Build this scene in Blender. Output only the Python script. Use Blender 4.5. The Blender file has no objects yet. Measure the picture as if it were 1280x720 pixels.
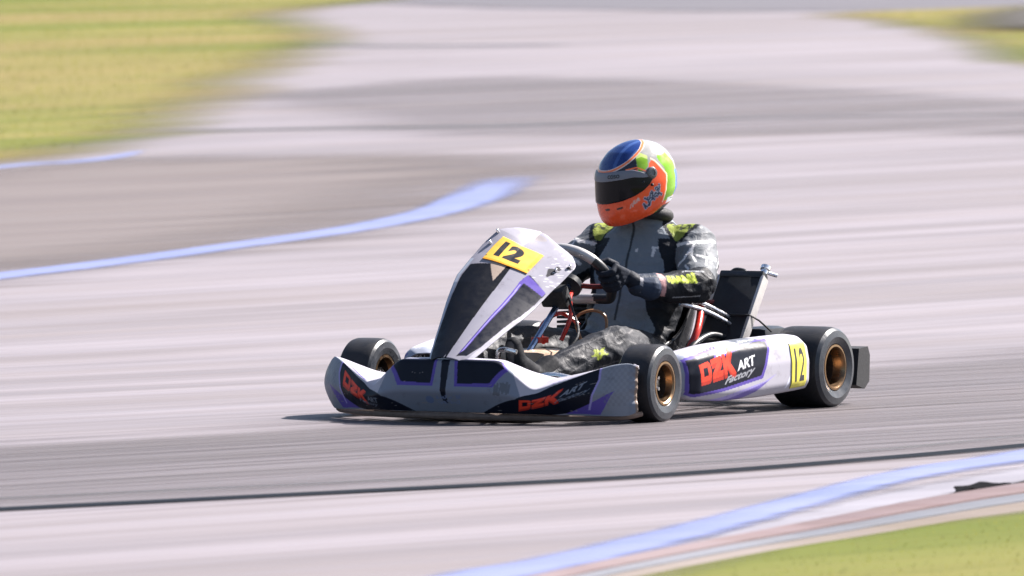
import bpy, bmesh, math, random
import numpy as np
from mathutils import Vector, Matrix, noise
random.seed(4); rng = np.random.default_rng(4)
R = math.radians
S = bpy.context.scene
COL = S.collection

# ------------------------------------------------------------------ materials
def nt(name):
    m = bpy.data.materials.new(name); m.use_nodes = True
    t = m.node_tree
    return m, t, t.nodes['Principled BSDF'], t.nodes, t.links
def mixrgb(N, L, fac, a, b, mode='MIX'):
    n = N.new('ShaderNodeMix'); n.data_type = 'RGBA'; n.blend_type = mode
    for sock, v in ((n.inputs[0], fac), (n.inputs[6], a), (n.inputs[7], b)):
        if hasattr(v, 'is_linked'): L.new(v, sock)
        elif isinstance(v, (int, float)): sock.default_value = v
        else: sock.default_value = (*v, 1) if len(v) == 3 else v
    return n.outputs[2]
def tex(N, L, scale, detail=4, rough=.55, coord='Object', mapscale=None, rotz=0, dist=0):
    tc = N.new('ShaderNodeTexCoord'); mp = N.new('ShaderNodeMapping'); nz = N.new('ShaderNodeTexNoise')
    if rotz:   # turn first, then stretch
        m0 = N.new('ShaderNodeMapping'); m0.inputs['Rotation'].default_value = (0, 0, rotz)
        L.new(tc.outputs[coord], m0.inputs['Vector']); L.new(m0.outputs[0], mp.inputs['Vector'])
    else: L.new(tc.outputs[coord], mp.inputs['Vector'])
    if mapscale: mp.inputs['Scale'].default_value = mapscale
    L.new(mp.outputs[0], nz.inputs['Vector'])
    nz.inputs['Scale'].default_value = scale; nz.inputs['Detail'].default_value = detail
    nz.inputs['Roughness'].default_value = rough; nz.inputs['Distortion'].default_value = dist
    return nz.outputs['Fac']
def ramp(N, L, src, stops):
    r = N.new('ShaderNodeValToRGB'); e = r.color_ramp.elements
    while len(e) < len(stops): e.new(.5)
    for k, (p, c) in enumerate(stops):
        e[k].position = p; e[k].color = (c, c, c, 1) if isinstance(c, (int, float)) else (*c, 1)
    L.new(src, r.inputs[0]); return r.outputs[0]
def bump(N, L, B, h, strength=.3, distance=.01):
    b = N.new('ShaderNodeBump'); b.inputs['Strength'].default_value = strength
    b.inputs['Distance'].default_value = distance
    L.new(h, b.inputs['Height']); L.new(b.outputs[0], B.inputs['Normal'])

def simple(name, col, rough=.5, metal=0, var=.25, scale=30, bmp=0, coat=0, bscale=None, spec=.35):
    m, t, B, N, L = nt(name); B.inputs['Specular IOR Level'].default_value = spec
    f = tex(N, L, scale)
    lo = tuple(c * (1 - var) for c in col); hi = tuple(min(1, c * (1 + var)) for c in col)
    L.new(mixrgb(N, L, f, lo, hi), B.inputs['Base Color'])
    r = ramp(N, L, tex(N, L, scale * 1.7), [(.3, max(.05, rough - .1)), (.7, min(1, rough + .12))])
    L.new(r, B.inputs['Roughness']); B.inputs['Metallic'].default_value = metal
    B.inputs['Coat Weight'].default_value = coat
    if bmp: bump(N, L, B, tex(N, L, bscale or scale * 3), bmp, .004)
    return m
def livery(name, rough=.3, coat=.4, dirt=.35, weave=0, spec=.25, dirtcol=(.09, .08, .075)):
    """painted plastic or cloth whose printed design sits in the point attribute 'col'"""
    m, t, B, N, L = nt(name)
    a = N.new('ShaderNodeAttribute'); a.attribute_name = 'col'
    d = ramp(N, L, tex(N, L, 22, 8, .7), [(.56, 0.0), (.8, dirt)])
    L.new(mixrgb(N, L, d, a.outputs['Color'], mixrgb(N, L, 1.0, a.outputs['Color'], (.45, .42, .40), 'MULTIPLY')), B.inputs['Base Color'])
    r = ramp(N, L, tex(N, L, 35, 6), [(.3, max(.05, rough - .08)), (.75, min(1, rough + .25))])
    L.new(r, B.inputs['Roughness']); B.inputs['Coat Weight'].default_value = coat
    B.inputs['Coat Roughness'].default_value = .12; B.inputs['Specular IOR Level'].default_value = spec
    if weave:
        mx = N.new('ShaderNodeMath'); mx.operation = 'ADD'
        L.new(tex(N, L, 26, 3, .5, dist=.8), mx.inputs[0])
        w2 = N.new('ShaderNodeMath'); w2.operation = 'MULTIPLY'; w2.inputs[1].default_value = .12
        L.new(tex(N, L, 400, 2), w2.inputs[0]); L.new(w2.outputs[0], mx.inputs[1])
        bump(N, L, B, mx.outputs[0], weave, .012)
    return m

M = {}
M['paint'] = livery('printed_bodywork', .36, .04, .75, spec=.1)
M['suit'] = livery('race_suit_cloth', .5, 0, .12, .55, .14)
M['helmet'] = livery('helmet_paint', .2, .35, .05)
M['plate'] = livery('number_plate_vinyl', .35, .2, .2)
M['glove'] = livery('glove_suede', .6, 0, .1, .3, .1)
M['frame'] = simple('frame_steel', (.05, .05, .055), .4, .6)
M['steel'] = simple('brushed_steel', (.55, .55, .57), .28, 1, .15, 60)
M['alu'] = simple('polished_aluminium', (.75, .74, .74), .25, 1, .1, 40)
M['black'] = simple('black_plastic', (.014, .016, .02), .38, 0, .3, 40)
M['blackm'] = simple('matt_black', (.012, .013, .016), .7, 0, .3, 60, .3)
M['red'] = simple('red_hose', (.38, .02, .012), .3, 0, .2, 40, 0, .4)
M['redmetal'] = simple('dull_red_tube', (.10, .018, .016), .35, .4, .2, 40)
M['bluesteel'] = simple('blued_steel_tube', (.12, .17, .28), .25, .9, .2, 30)
M['silver'] = simple('silver_grip_tape', (.36, .35, .35), .35, .4, .2, 40)
M['pivot'] = simple('grey_pivot_cap', (.10, .105, .11), .3, .5, .4, 90)
M['scrap'] = simple('torn_rubber', (.006, .006, .007), .9, 0, .3, 40, .4, spec=.02)
M['orange'] = simple('brown_hose', (.20, .10, .045), .4)
M['seat'] = simple('seat_fibreglass', (.02, .021, .024), .3, 0, .3, 25, 0, .3)
M['visor'] = simple('dark_visor', (.002, .003, .005), .05, 0, .1, 5, 0, 0, spec=.22)
M['strip'] = simple('grey_visor_strip', (.13, .14, .17), .35, 0, .1, 20)
M['skid'] = simple('scuffed_brown_rubbing_strip', (.13, .095, .08), .7, 0, .45, 30, .4)
def mk_tank():
    m, t, B, N, L = nt('milky_tank_plastic')
    L.new(mixrgb(N, L, tex(N, L, 8), (.30, .21, .15), (.44, .35, .27)), B.inputs['Base Color'])
    B.inputs['Roughness'].default_value = .35; B.inputs['Subsurface Weight'].default_value = .4
    B.inputs['Subsurface Radius'].default_value = (.03, .02, .012)
    return m
M['tank'] = mk_tank()
def mk_tyre():
    m, t, B, N, L = nt('kart_tyre_rubber')
    f = tex(N, L, 18, 6, .7)
    L.new(mixrgb(N, L, f, (.008, .009, .012), (.026, .026, .029)), B.inputs['Base Color']); B.inputs['Specular IOR Level'].default_value = .22
    L.new(ramp(N, L, tex(N, L, 50, 6), [(.3, .38), (.7, .62)]), B.inputs['Roughness'])
    bump(N, L, B, tex(N, L, 160, 3), .25, .002)
    return m
M['tyre'] = mk_tyre()
M['tyrewall'] = simple('tyre_sidewall', (.028, .032, .040), .34, 0, .4, 30, .15)
M['gold'] = simple('bronze_magnesium_rim', (.22, .14, .08), .35, 1, .25, 25)
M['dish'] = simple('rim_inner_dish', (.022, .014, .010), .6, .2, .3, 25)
def mk_radiator():
    m, t, B, N, L = nt('radiator_core')
    tc = N.new('ShaderNodeTexCoord')
    w = N.new('ShaderNodeTexWave'); w.wave_type = 'BANDS'; w.bands_direction = 'Z'
    w.inputs['Scale'].default_value = 90; w.inputs['Distortion'].default_value = .6
    L.new(tc.outputs['Object'], w.inputs['Vector'])
    n = tex(N, L, 40, 4)
    a = mixrgb(N, L, w.outputs['Fac'], (.006, .008, .012), (.014, .018, .025))
    L.new(mixrgb(N, L, ramp(N, L, n, [(.4, 0.), (.75, .5)]), a, (.022, .028, .036)), B.inputs['Base Color'])
    B.inputs['Roughness'].default_value = .45; B.inputs['Metallic'].default_value = .4
    bump(N, L, B, w.outputs['Fac'], .6, .004)
    return m
M['rad'] = mk_radiator()

# ------------------------------------------------------------------ object helpers
def link(name, me, mat=None, parent=None, smooth=True):
    o = bpy.data.objects.new(name, me); COL.objects.link(o)
    if mat is not None:
        for mm in (mat if isinstance(mat, (list, tuple)) else [mat]): me.materials.append(mm)
    if parent is not None: o.parent = parent
    if smooth and len(me.polygons): me.polygons.foreach_set('use_smooth', [True] * len(me.polygons))
    return o
def empty(name, loc=(0, 0, 0), rz=0):
    o = bpy.data.objects.new(name, None); COL.objects.link(o); o.location = loc; o.rotation_euler.z = rz
    o.empty_display_size = .1; return o
def tag(o, label=None, cat=None, group=None, kind=None):
    for k, v in (('label', label), ('category', cat), ('group', group), ('kind', kind)):
        if v: o[k] = v
    return o
class MB:
    def __init__(s): s.v = []; s.f = []; s.m = []
    def add(s, vs, fs, mi=0):
        b = len(s.v); s.v += [tuple(map(float, p)) for p in vs]
        s.f += [tuple(b + i for i in f) for f in fs]; s.m += [mi] * len(fs); return s
    def rings(s, rings, cap0=True, cap1=True, closed=False, mi=0):
        n = len(rings[0]); vs = [p for r in rings for p in r]; fs = []
        k = len(rings)
        for i in range(k if closed else k - 1):
            a = i * n; c = ((i + 1) % k) * n
            for j in range(n):
                fs.append((a + j, a + (j + 1) % n, c + (j + 1) % n, c + j))
        if not closed:
            if cap0: fs.append(tuple(range(n))[::-1])
            if cap1: fs.append(tuple((k - 1) * n + j for j in range(n)))
        return s.add(vs, fs, mi)
    def tube(s, pts, r, n=12, closed=False, smooth=True, mi=0, sub=6):
        pts = [np.array(p, float) for p in pts]
        rr = list(r) if hasattr(r, '__len__') else [r] * len(pts)
        if smooth and len(pts) > 2:
            q = []; qr = []; K = len(pts)
            rngk = K if closed else K - 1
            for i in range(rngk):
                g = (lambda j: pts[j % K]) if closed else (lambda j: pts[min(max(j, 0), K - 1)])
                p0, p1, p2, p3 = g(i - 1), g(i), g(i + 1), g(i + 2)
                for t in np.linspace(0, 1, sub, endpoint=False):
                    q.append(.5 * ((2 * p1) + (-p0 + p2) * t + (2 * p0 - 5 * p1 + 4 * p2 - p3) * t * t + (-p0 + 3 * p1 - 3 * p2 + p3) * t ** 3))
                    qr.append(rr[i] * (1 - t) + rr[(i + 1) % K] * t)
            if not closed: q.append(pts[-1]); qr.append(rr[-1])
            pts, rr = q, qr
        K = len(pts); up = None; rings = []
        for i in range(K):
            if closed: d = pts[(i + 1) % K] - pts[i - 1]
            else: d = pts[min(i + 1, K - 1)] - pts[max(i - 1, 0)]
            d = d / (np.linalg.norm(d) + 1e-9)
            if up is None:
                up = np.array([0, 0, 1.]) if abs(d[2]) < .9 else np.array([1., 0, 0])
            x = np.cross(d, up); x /= np.linalg.norm(x); up = np.cross(x, d)
            rings.append([pts[i] + rr[i] * (math.cos(a) * x + math.sin(a) * up) for a in np.linspace(0, 2 * math.pi, n, endpoint=False)])
        return s.rings(rings, closed=closed, mi=mi)
    def ball_tube(s, p0, p1, r0, r1, n=18, mi=0):
        """tapered capsule with round ends"""
        p0 = np.array(p0, float); p1 = np.array(p1, float); d = p1 - p0; l = np.linalg.norm(d); d /= l
        P = []; Q = []
        for a in np.linspace(-80, 0, 6): P.append(p0 + d * r0 * math.sin(R(a))); Q.append(r0 * math.cos(R(a)))
        for a in np.linspace(0, 80, 6): P.append(p1 + d * r1 * math.sin(R(a))); Q.append(r1 * math.cos(R(a)))
        return s.tube(P, Q, n, smooth=False, mi=mi)
    def box(s, c, h, bev=.004, rot=None, mi=0):
        bm = bmesh.new(); bmesh.ops.create_cube(bm, size=2)
        for v in bm.verts: v.co = Vector((v.co.x * h[0], v.co.y * h[1], v.co.z * h[2]))
        if bev: bmesh.ops.bevel(bm, geom=list(bm.edges), offset=min(bev, min(h) * .9), segments=2, affect='EDGES', profile=.6)
        bm.verts.ensure_lookup_table()
        Mx = (rot.to_4x4() if rot is not None else Matrix.Identity(4))
        vs = [tuple((Mx @ v.co) + Vector(c)) for v in bm.verts]; fs = [tuple(v.index for v in f.verts) for f in bm.faces]
        bm.free(); return s.add(vs, fs, mi)
    def lathe(s, prof, n=48, axis='y', c=(0, 0, 0), closed=False, mi=0):
        rings = []
        for (r, h) in prof:
            ring = []
            for a in np.linspace(0, 2 * math.pi, n, endpoint=False):
                u, w = r * math.cos(a), r * math.sin(a)
                p = {'y': (u, h, w), 'z': (u, -w, h), 'x': (h, -u, w)}[axis]
                ring.append((p[0] + c[0], p[1] + c[1], p[2] + c[2]))
            rings.append(ring)
        return s.rings(rings, cap0=not closed, cap1=not closed, closed=closed, mi=mi)
    def mesh(s, name):
        me = bpy.data.meshes.new(name); me.from_pydata(s.v, [], s.f)
        if any(s.m): me.polygons.foreach_set('material_index', s.m)
        bm = bmesh.new(); bm.from_mesh(me); bmesh.ops.recalc_face_normals(bm, faces=bm.faces); bm.to_mesh(me); bm.free()
        me.update(); return me
    def build(s, name, mat, parent=None, smooth=True, crease=35):
        o = link(name, s.mesh(name), mat, parent, smooth)
        if smooth and crease: o.data.set_sharp_from_angle(angle=R(crease))
        return o
def set_col(me, c):
    a = me.color_attributes.new('col', 'FLOAT_COLOR', 'POINT')
    c = np.asarray(c, np.float32); c4 = np.ones((len(c), 4), np.float32); c4[:, :3] = c
    a.data.foreach_set('color', c4.ravel())
def grid_mesh(name, P, C=None, closed_u=False, flip=False):
    nu, nv = P.shape[:2]
    me = bpy.data.meshes.new(name)
    idx = np.arange(nu * nv).reshape(nu, nv)
    a = idx if not closed_u else np.vstack([idx, idx[:1]])
    q = np.stack([a[:-1, :-1], a[1:, :-1], a[1:, 1:], a[:-1, 1:]], -1).reshape(-1, 4)
    if flip: q = q[:, ::-1]
    me.from_pydata(P.reshape(-1, 3).tolist(), [], q.tolist())
    if C is not None: set_col(me, C.reshape(-1, 3))
    me.update(); return me
def solid(o, t, off=-1):
    m = o.modifiers.new('thickness', 'SOLIDIFY'); m.thickness = t; m.offset = off; return o

# ------------------------------------------------------------------ printed designs: a raster in surface coordinates
_tc = {}
def glyphs(s, bold=.0):
    if (s, bold) in _tc: return _tc[(s, bold)]
    cu = bpy.data.curves.new('lettering', 'FONT'); cu.body = s; cu.size = 1; cu.offset = bold
    o = bpy.data.objects.new('lettering', cu); COL.objects.link(o)
    dg = bpy.context.evaluated_depsgraph_get(); me = o.evaluated_get(dg).to_mesh()
    me.calc_loop_triangles()
    v = np.array([p.co[:2] for p in me.vertices]); t = [tuple(x.vertices) for x in me.loop_triangles]
    o.evaluated_get(dg).to_mesh_clear(); bpy.data.objects.remove(o); bpy.data.curves.remove(cu)
    tr = v[np.array(t)]; mn = tr.reshape(-1, 2).min(0); mx = tr.reshape(-1, 2).max(0)
    tr = (tr - mn) / (mx[1] - mn[1]); w = (mx[0] - mn[0]) / (mx[1] - mn[1])
    _tc[(s, bold)] = (tr, w); return tr, w
class Canvas:
    def __init__(s, u0, u1, v0, v1, res, base):
        s.u0, s.v0, s.res = u0, v0, res
        s.W = int((u1 - u0) / res) + 2; s.H = int((v1 - v0) / res) + 2
        s.a = np.empty((s.H, s.W, 3)); s.a[:] = base
    def poly(s, pts, col, alpha=1):
        p = (np.array(pts, float) - (s.u0, s.v0)) / s.res
        x0, y0 = np.floor(p.min(0)).astype(int); x1, y1 = np.ceil(p.max(0)).astype(int)
        x0, y0 = max(x0, 0), max(y0, 0); x1, y1 = min(x1, s.W - 1), min(y1, s.H - 1)
        if x1 < x0 or y1 < y0: return s
        X, Y = np.meshgrid(np.arange(x0, x1 + 1), np.arange(y0, y1 + 1))
        ins = np.zeros(X.shape, bool); j = len(p) - 1
        for i in range(len(p)):
            xi, yi = p[i]; xj, yj = p[j]
            if yi != yj:
                ins ^= ((yi > Y) != (yj > Y)) & (X < (xj - xi) * (Y - yi) / (yj - yi) + xi)
            j = i
        sub = s.a[y0:y1 + 1, x0:x1 + 1]; sub[ins] = sub[ins] * (1 - alpha) + np.array(col) * alpha
        return s
    def line(s, pts, w, col, closed=False):
        pts = [np.array(p, float) for p in pts]
        if closed: pts.append(pts[0])
        for a, b in zip(pts[:-1], pts[1:]):
            d = b - a; l = np.linalg.norm(d)
            if l == 0: continue
            d /= l; n = np.array([-d[1], d[0]]) * w / 2; e = d * w * .3
            s.poly([a - n - e, b - n + e, b + n + e, a + n - e], col)
        return s
    def text(s, txt, o, ex, ey, col, bold=.02, shear=0):
        """o: lower left corner, ex: direction and length of the whole word, ey: cap height vector"""
        tr, w = glyphs(txt, bold); o, ex, ey = (np.array(q, float) for q in (o, ex, ey))
        for t in tr: s.poly([o + ex * (q[0] / w) + ey * q[1] + ex * (shear * q[1] / w) for q in t], col)
        return s
    def squiggle(s, o, ex, ey, col, n, w, seed):
        """an unreadable scrawl of short strokes"""
        g = random.Random(seed); o, ex, ey = (np.array(q, float) for q in (o, ex, ey))
        for k in range(n):
            x = k / n
            pts = [o + ex * (x + g.uniform(0, .12)) + ey * g.uniform(0, 1) for _ in range(3)]
            s.line(pts, w, col)
        return s
    def sample(s, u, v):
        x = np.clip((np.asarray(u) - s.u0) / s.res, 0, s.W - 1.001); y = np.clip((np.asarray(v) - s.v0) / s.res, 0, s.H - 1.001)
        i = x.astype(int); j = y.astype(int); fx = (x - i)[..., None]; fy = (y - j)[..., None]
        return (s.a[j, i] * (1 - fx) + s.a[j, i + 1] * fx) * (1 - fy) + (s.a[j + 1, i] * (1 - fx) + s.a[j + 1, i + 1] * fx) * fy
def dzk(c, o, ex, ey, col, dark):
    """three block capitals D Z K with a deep lower edge; ex spans one letter, ey its height"""
    o, ex, ey = (np.array(q, float) for q in (o, ex, ey))
    D = [(0, 0), (0, 1), (.8, 1), (.98, .84), (.98, .16), (.8, 0)]; Dh = [(.27, .27), (.27, .73), (.7, .73), (.7, .27)]
    Z = [(0, 1), (1, 1), (1, .72), (.45, .28), (1, .28), (1, 0), (0, 0), (0, .27), (.56, .73), (0, .73)]
    K = [(0, 0), (0, 1), (.3, 1), (.3, .66), (.72, 1.18), (1.1, 1.18), (.62, .54), (1.12, -.12), (.74, -.12), (.3, .42), (.3, 0)]
    P = lambda L, k, dy: [o + ex * (x + 1.06 * k) + ey * (y + dy) for x, y in L]
    for k, L in enumerate((D, Z, K)):
        for dy in (-.2, -.15, -.1, -.05): c.poly(P(L, k, dy), dark)
    c.poly(P(Dh, 0, -.02), NAVY)
    for k, L in enumerate((D, Z, K)): c.poly(P(L, k, 0), col)
    c.poly(P(Dh, 0, 0), NAVY)
WHITE = (.33, .323, .37); GREYW = (.17, .19, .23); SHADEW = (.15, .172, .22); CREAM = (.225, .22, .26); NAVY = (.006, .008, .016); PURP = (.085, .06, .27); LILAC = (.26, .23, .48)
RED = (.60, .05, .028); DRED = (.33, .03, .02); YEL = (.62, .37, .055); INK = (.012, .012, .016); LIME = (.30, .36, .035)
SIL = (.34, .36, .40)

# ================================================================== GO-KART
kart = empty('go_kart')
tag(kart, 'white, black and purple racing go-kart numbered 12, cornering on the grey track', 'go-kart')

# ---- wheels
def wheel(x, y, r, w, side, steer=0):
    hb = MB().lathe([(.0, -w * .30), (.030, -w * .30), (.030, w * .18), (.018, w * .20), (0, w * .2)], 24)
    for k in range(3):
        a = k * 2.094
        hb.lathe([(0, w * .10), (.006, w * .10), (.006, w * .24), (0, w * .24)], 8, c=(.021 * math.cos(a), 0, .021 * math.sin(a)))
    hub = hb.build('wheel', M['steel'], kart)
    rr = r * .545
    tp = [(rr, -w * .40), (rr + .006, -w * .455), (r * .75, -w * .5), (r * .9, -w * .475), (r * .965, -w * .42), (r * .992, -w * .34), (r, -w * .18),
          (r, w * .18), (r * .992, w * .34), (r * .965, w * .42), (r * .9, w * .475), (r * .75, w * .5), (rr + .006, w * .455), (rr, w * .40)]
    tb = MB(); ty = tb.lathe(tp, 72, closed=True).build('tyre', [M['tyre'], M['tyrewall']], hub, crease=25)
    mi = []
    for p in ty.data.polygons:
        c = p.center; q = math.hypot(c.x, c.z); mi.append(1 if q < r * .955 else 0)
    ty.data.polygons.foreach_set('material_index', mi)
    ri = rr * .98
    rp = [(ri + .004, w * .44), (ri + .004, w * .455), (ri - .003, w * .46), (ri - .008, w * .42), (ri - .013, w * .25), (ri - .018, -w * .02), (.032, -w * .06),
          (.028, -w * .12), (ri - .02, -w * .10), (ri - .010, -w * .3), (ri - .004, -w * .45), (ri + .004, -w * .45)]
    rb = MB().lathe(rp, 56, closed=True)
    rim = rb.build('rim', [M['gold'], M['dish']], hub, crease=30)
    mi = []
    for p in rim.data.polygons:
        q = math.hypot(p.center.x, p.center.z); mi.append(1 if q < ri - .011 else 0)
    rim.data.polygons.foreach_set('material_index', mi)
    hub.location = (x, y, r); hub.rotation_euler = (0, random.uniform(0, 3) * 0, (0 if side > 0 else math.pi) + steer)
    return hub
wheel(1.05, .545, .13, .132, 1, R(3)); wheel(1.05, -.545, .13, .132, -1, R(3))
wheel(0, .585, .14, .21, 1); wheel(0, -.585, .14, .21, -1)

# ---- chassis
fr = MB()
for s in (-1, 1):
    fr.tube([(1.33, .16 * s, .06), (1.18, .22 * s, .055), (.95, .30 * s, .055), (.55, .335 * s, .055), (.15, .33 * s, .055), (-.12, .31 * s, .07)], .015)
    fr.tube([(1.05, .28 * s, .06), (1.05, .40 * s, .10), (1.05, .45 * s, .13)], .016)          # stub axle yoke
    fr.tube([(.82, .32 * s, .055), (.80, .50 * s, .075), (.72, .57 * s, .09), (.35, .60 * s, .09), (.22, .52 * s, .075), (.2, .33 * s, .055)], .01)
    fr.tube([(.72, .52 * s, .08), (.70, .56 * s, .16), (.35, .58 * s, .16), (.32, .52 * s, .08)], .009)
for x, w in ((1.33, .16), (1.1, .25), (.62, .33), (.22, .33), (-.12, .31)):
    fr.tube([(x, -w, .056), (x, w, .056)], .014, smooth=False)
fr.tube([(1.33, -.16, .06), (1.4, -.2, .07), (1.40, .2, .07), (1.33, .16, .06)], .009)
fr.tube([(1.33, -.14, .06), (1.37, -.17, .16), (1.37, .17, .16), (1.33, .14, .06)], .009)
fr.build('chassis_frame', M['frame'], kart)
MB().box((.98, 0, .038), (.36, .27, .003), .002).build('floor_tray', M['alu'], kart)
MB().tube([(0, -.50, .14), (0, .50, .14)], .0225, 20, smooth=False).build('rear_axle', M['steel'], kart)
MB().lathe([(.03, -.004), (.10, -.004), (.10, .004), (.03, .004)], 40, c=(0, -.16, .14), closed=True).build('sprocket', M['alu'], kart)
MB().lathe([(.03, -.006), (.095, -.006), (.095, .006), (.03, .006)], 40, c=(0, .2, .14), closed=True).build('brake_disc', M['steel'], kart)
rb_ = MB()
ys = np.linspace(-.66, .66, 41); prof = [(-.19, .07), (-.25, .055), (-.285, .08), (-.29, .16), (-.275, .19), (-.21, .185)]
rings = []
for yy in ys:
    k = .035 * (abs(yy) > .43) * 1.0
    rings.append([(x - .0 + (.02 if abs(yy) < .40 and x > -.25 else 0), yy, z + (k * .3 if z > .15 else 0)) for x, z in prof])
rb_.rings(rings).build('rear_bumper', M['blackm'], kart)

# ---- front bumper fairing
KEY = {0: [(1.43, .040), (1.475, .11), (1.452, .214), (1.40, .222), (1.34, .205)],
       .19: [(1.43, .040), (1.465, .11), (1.438, .212), (1.385, .216), (1.33, .20)],
       .245: [(1.42, .040), (1.452, .10), (1.425, .172), (1.36, .182), (1.31, .175)],
       .31: [(1.39, .038), (1.425, .082), (1.408, .118), (1.31, .150), (1.25, .15)],
       .40: [(1.345, .034), (1.38, .090), (1.362, .152), (1.28, .168), (1.225, .155)],
       .53: [(1.275, .030), (1.298, .11), (1.276, .200), (1.236, .198), (1.203, .18)],
       .578: [(1.235, .030), (1.246, .11), (1.232, .208), (1.215, .203), (1.196, .19)],
       .597: [(1.205, .045), (1.207, .11), (1.203, .192), (1.199, .192), (1.193, .185)]}
ks = sorted(KEY); NS, NT = 520, 130
sy = np.linspace(-.597, .597, NS)
ctrl = np.array([[[np.interp(abs(y), ks, [KEY[k][j][c] for k in ks]) for c in (0, 1)] for j in range(5)] for y in sy])
def gsm(a, n, axis):
    k = np.exp(-.5 * (np.arange(-n, n + 1) / (n / 2)) ** 2); k /= k.sum()
    pad = [(0, 0)] * a.ndim; pad[axis] = (n, n)
    b = np.pad(a, pad, mode='reflect', reflect_type='odd')
    return np.apply_along_axis(lambda v: np.convolve(v, k, 'valid'), axis, b)
ctrl = gsm(ctrl, 12, 0)
tt = np.linspace(0, 1, NT); tk = [0, .28, .62, .84, 1]
prof = np.stack([[np.interp(tt, tk, c[:, d]) for d in (0, 1)] for c in ctrl])     # NS,2,NT
prof = gsm(prof, 7, 2)
P = np.zeros((NS, NT, 3)); P[..., 1] = sy[:, None] * (1 + np.where(sy < 0, .055, .0)[:, None] * np.clip((np.abs(sy[:, None]) - .42) / .17, 0, 1) ** 1.5 * np.sin(np.clip(tt[None, :] / .62, 0, 1) * math.pi) ** .8); P[..., 0] = prof[:, 0]; P[..., 2] = prof[:, 1]
fray = .003 * (np.sin(tt * 23) + .5 * np.sin(tt * 61 + 1) + .9 * np.sin(tt * 11 + 2))      # the near end is torn by tyre contact
P[..., 1] += np.clip((sy[:, None] - .57) / .027, 0, 1) * fray[None, :]
P[..., 0] += np.clip((sy[:, None] - .575) / .022, 0, 1) * (.012 + fray[None, :])
cv = Canvas(-.62, .62, 0, 1, .0012, WHITE)
cv.poly([(-.3, 0), (-.27, .40), (-.24, .66), (.24, .66), (.27, .40), (.3, 0)], SHADEW)          # shade painted into the white nose as grey; shoulders left white
# canvas: u = y in metres, v = 0..1 from lower edge to rear edge
for s in (-1, 1):
    m = lambda L: [(s * a, b) for a, b in L]
    cv.poly(m([(.042, .34), (.03, .71), (.20, .71), (.228, .60), (.185, .34)]), PURP)
    cv.poly(m([(.052, .365), (.042, .70), (.195, .70), (.215, .60), (.172, .38)]), NAVY)
    cv.poly(m([(.008, .12), (.016, .64), (.0, .64), (0, .12)]), NAVY)
    # wing ends: black panel, grey chequered tip darkened as if in shade, purple wedge
    cv.poly(m([(.27, .40), (.24, .66), (.245, .70), (.31, .62), (.33, .5)]), WHITE)
    cv.poly(m([(.13, .0), (.20, .13), (.26, .24), (.31, .46), (.36, .56), (.50, .64), (.50, .47), (.47, .08), (.36, .0)]), NAVY)
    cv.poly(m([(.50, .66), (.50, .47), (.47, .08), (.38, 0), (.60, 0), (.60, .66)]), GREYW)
    cv.poly(m([(.40, .03), (.545, .30), (.50, .02)]), PURP)
    cv.line(m([(.502, .64), (.502, .47), (.47, .08)]), .006, LILAC)
    cv.line(m([(.36, .62), (.50, .69)]), .012, PURP)
    for i in range(12):
        for j in range(13):
            if (i + j) % 2: cv.poly(m([(.515 + .007 * i, .12 + .04 * j), (.522 + .007 * i, .12 + .04 * j), (.522 + .007 * i, .16 + .04 * j), (.515 + .007 * i, .16 + .04 * j)]), (.12, .135, .165), .35)
cv.poly([(.591, 0), (.592, .3), (.590, .66), (.61, .66), (.61, 0)], (.22, .17, .14))
dzk(cv, (.262, .07), (.040, .060), (.010, .17), RED, DRED)
cv.text('ART', (.392, .31), (.065, .085), (.012, .10), (.16, .18, .22), .03)
cv.text('Factory', (.37, .19), (.095, .12), (.012, .08), (.12, .14, .18), .02, .3)
dzk(cv, (-.475, .36), (.042, -.062), (-.002, .19), RED, DRED)
cv.text('ART', (-.335, .19), (.05, -.06), (.0, .10), (.16, .18, .22), .03)
cv.text('Factory', (-.385, .14), (.09, -.09), (.0, .08), (.12, .14, .18), .02, .2)
# small unreadable two-row transfer with a round emblem, low on the nose
ring = [(-.060 + .016 * math.cos(a), .165 + .05 * math.sin(a)) for a in np.linspace(0, 6.28, 20)]
cv.poly(ring, (.10, .14, .24))
cv.squiggle((-.036, .17), (.10, .015), (0, .055), (.12, .16, .27), 12, .005, 3)
cv.squiggle((-.036, .10), (.095, .015), (0, .05), (.14, .18, .28), 12, .005, 5)
cv.squiggle((.19, .2), (.05, .1), (0, .18), (.10, .11, .13), 16, .006, 8)
for k in range(46):   # stone chips and scuffs on the nose
    a = random.uniform(-.55, .55); b = random.uniform(.02, .5); l = random.uniform(.004, .03)
    cv.line([(a, b), (a + l, b + random.uniform(-.01, .02))], .0022, (.2, .19, .19))
U, V = np.meshgrid(sy, tt, indexing='ij')
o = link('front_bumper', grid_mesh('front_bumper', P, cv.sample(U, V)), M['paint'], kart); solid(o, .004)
MB().tube([(1.17, -.585, .035), (1.235, -.55, .028), (1.32, -.40, .024), (1.40, -.22, .026), (1.43, 0, .027), (1.40, .22, .026), (1.32, .40, .024), (1.235, .55, .028), (1.17, .585, .035)],
          [.008, .011, .012, .012, .012, .012, .012, .011, .008], 10).build('rubbing_strip', M['skid'], kart)

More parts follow.
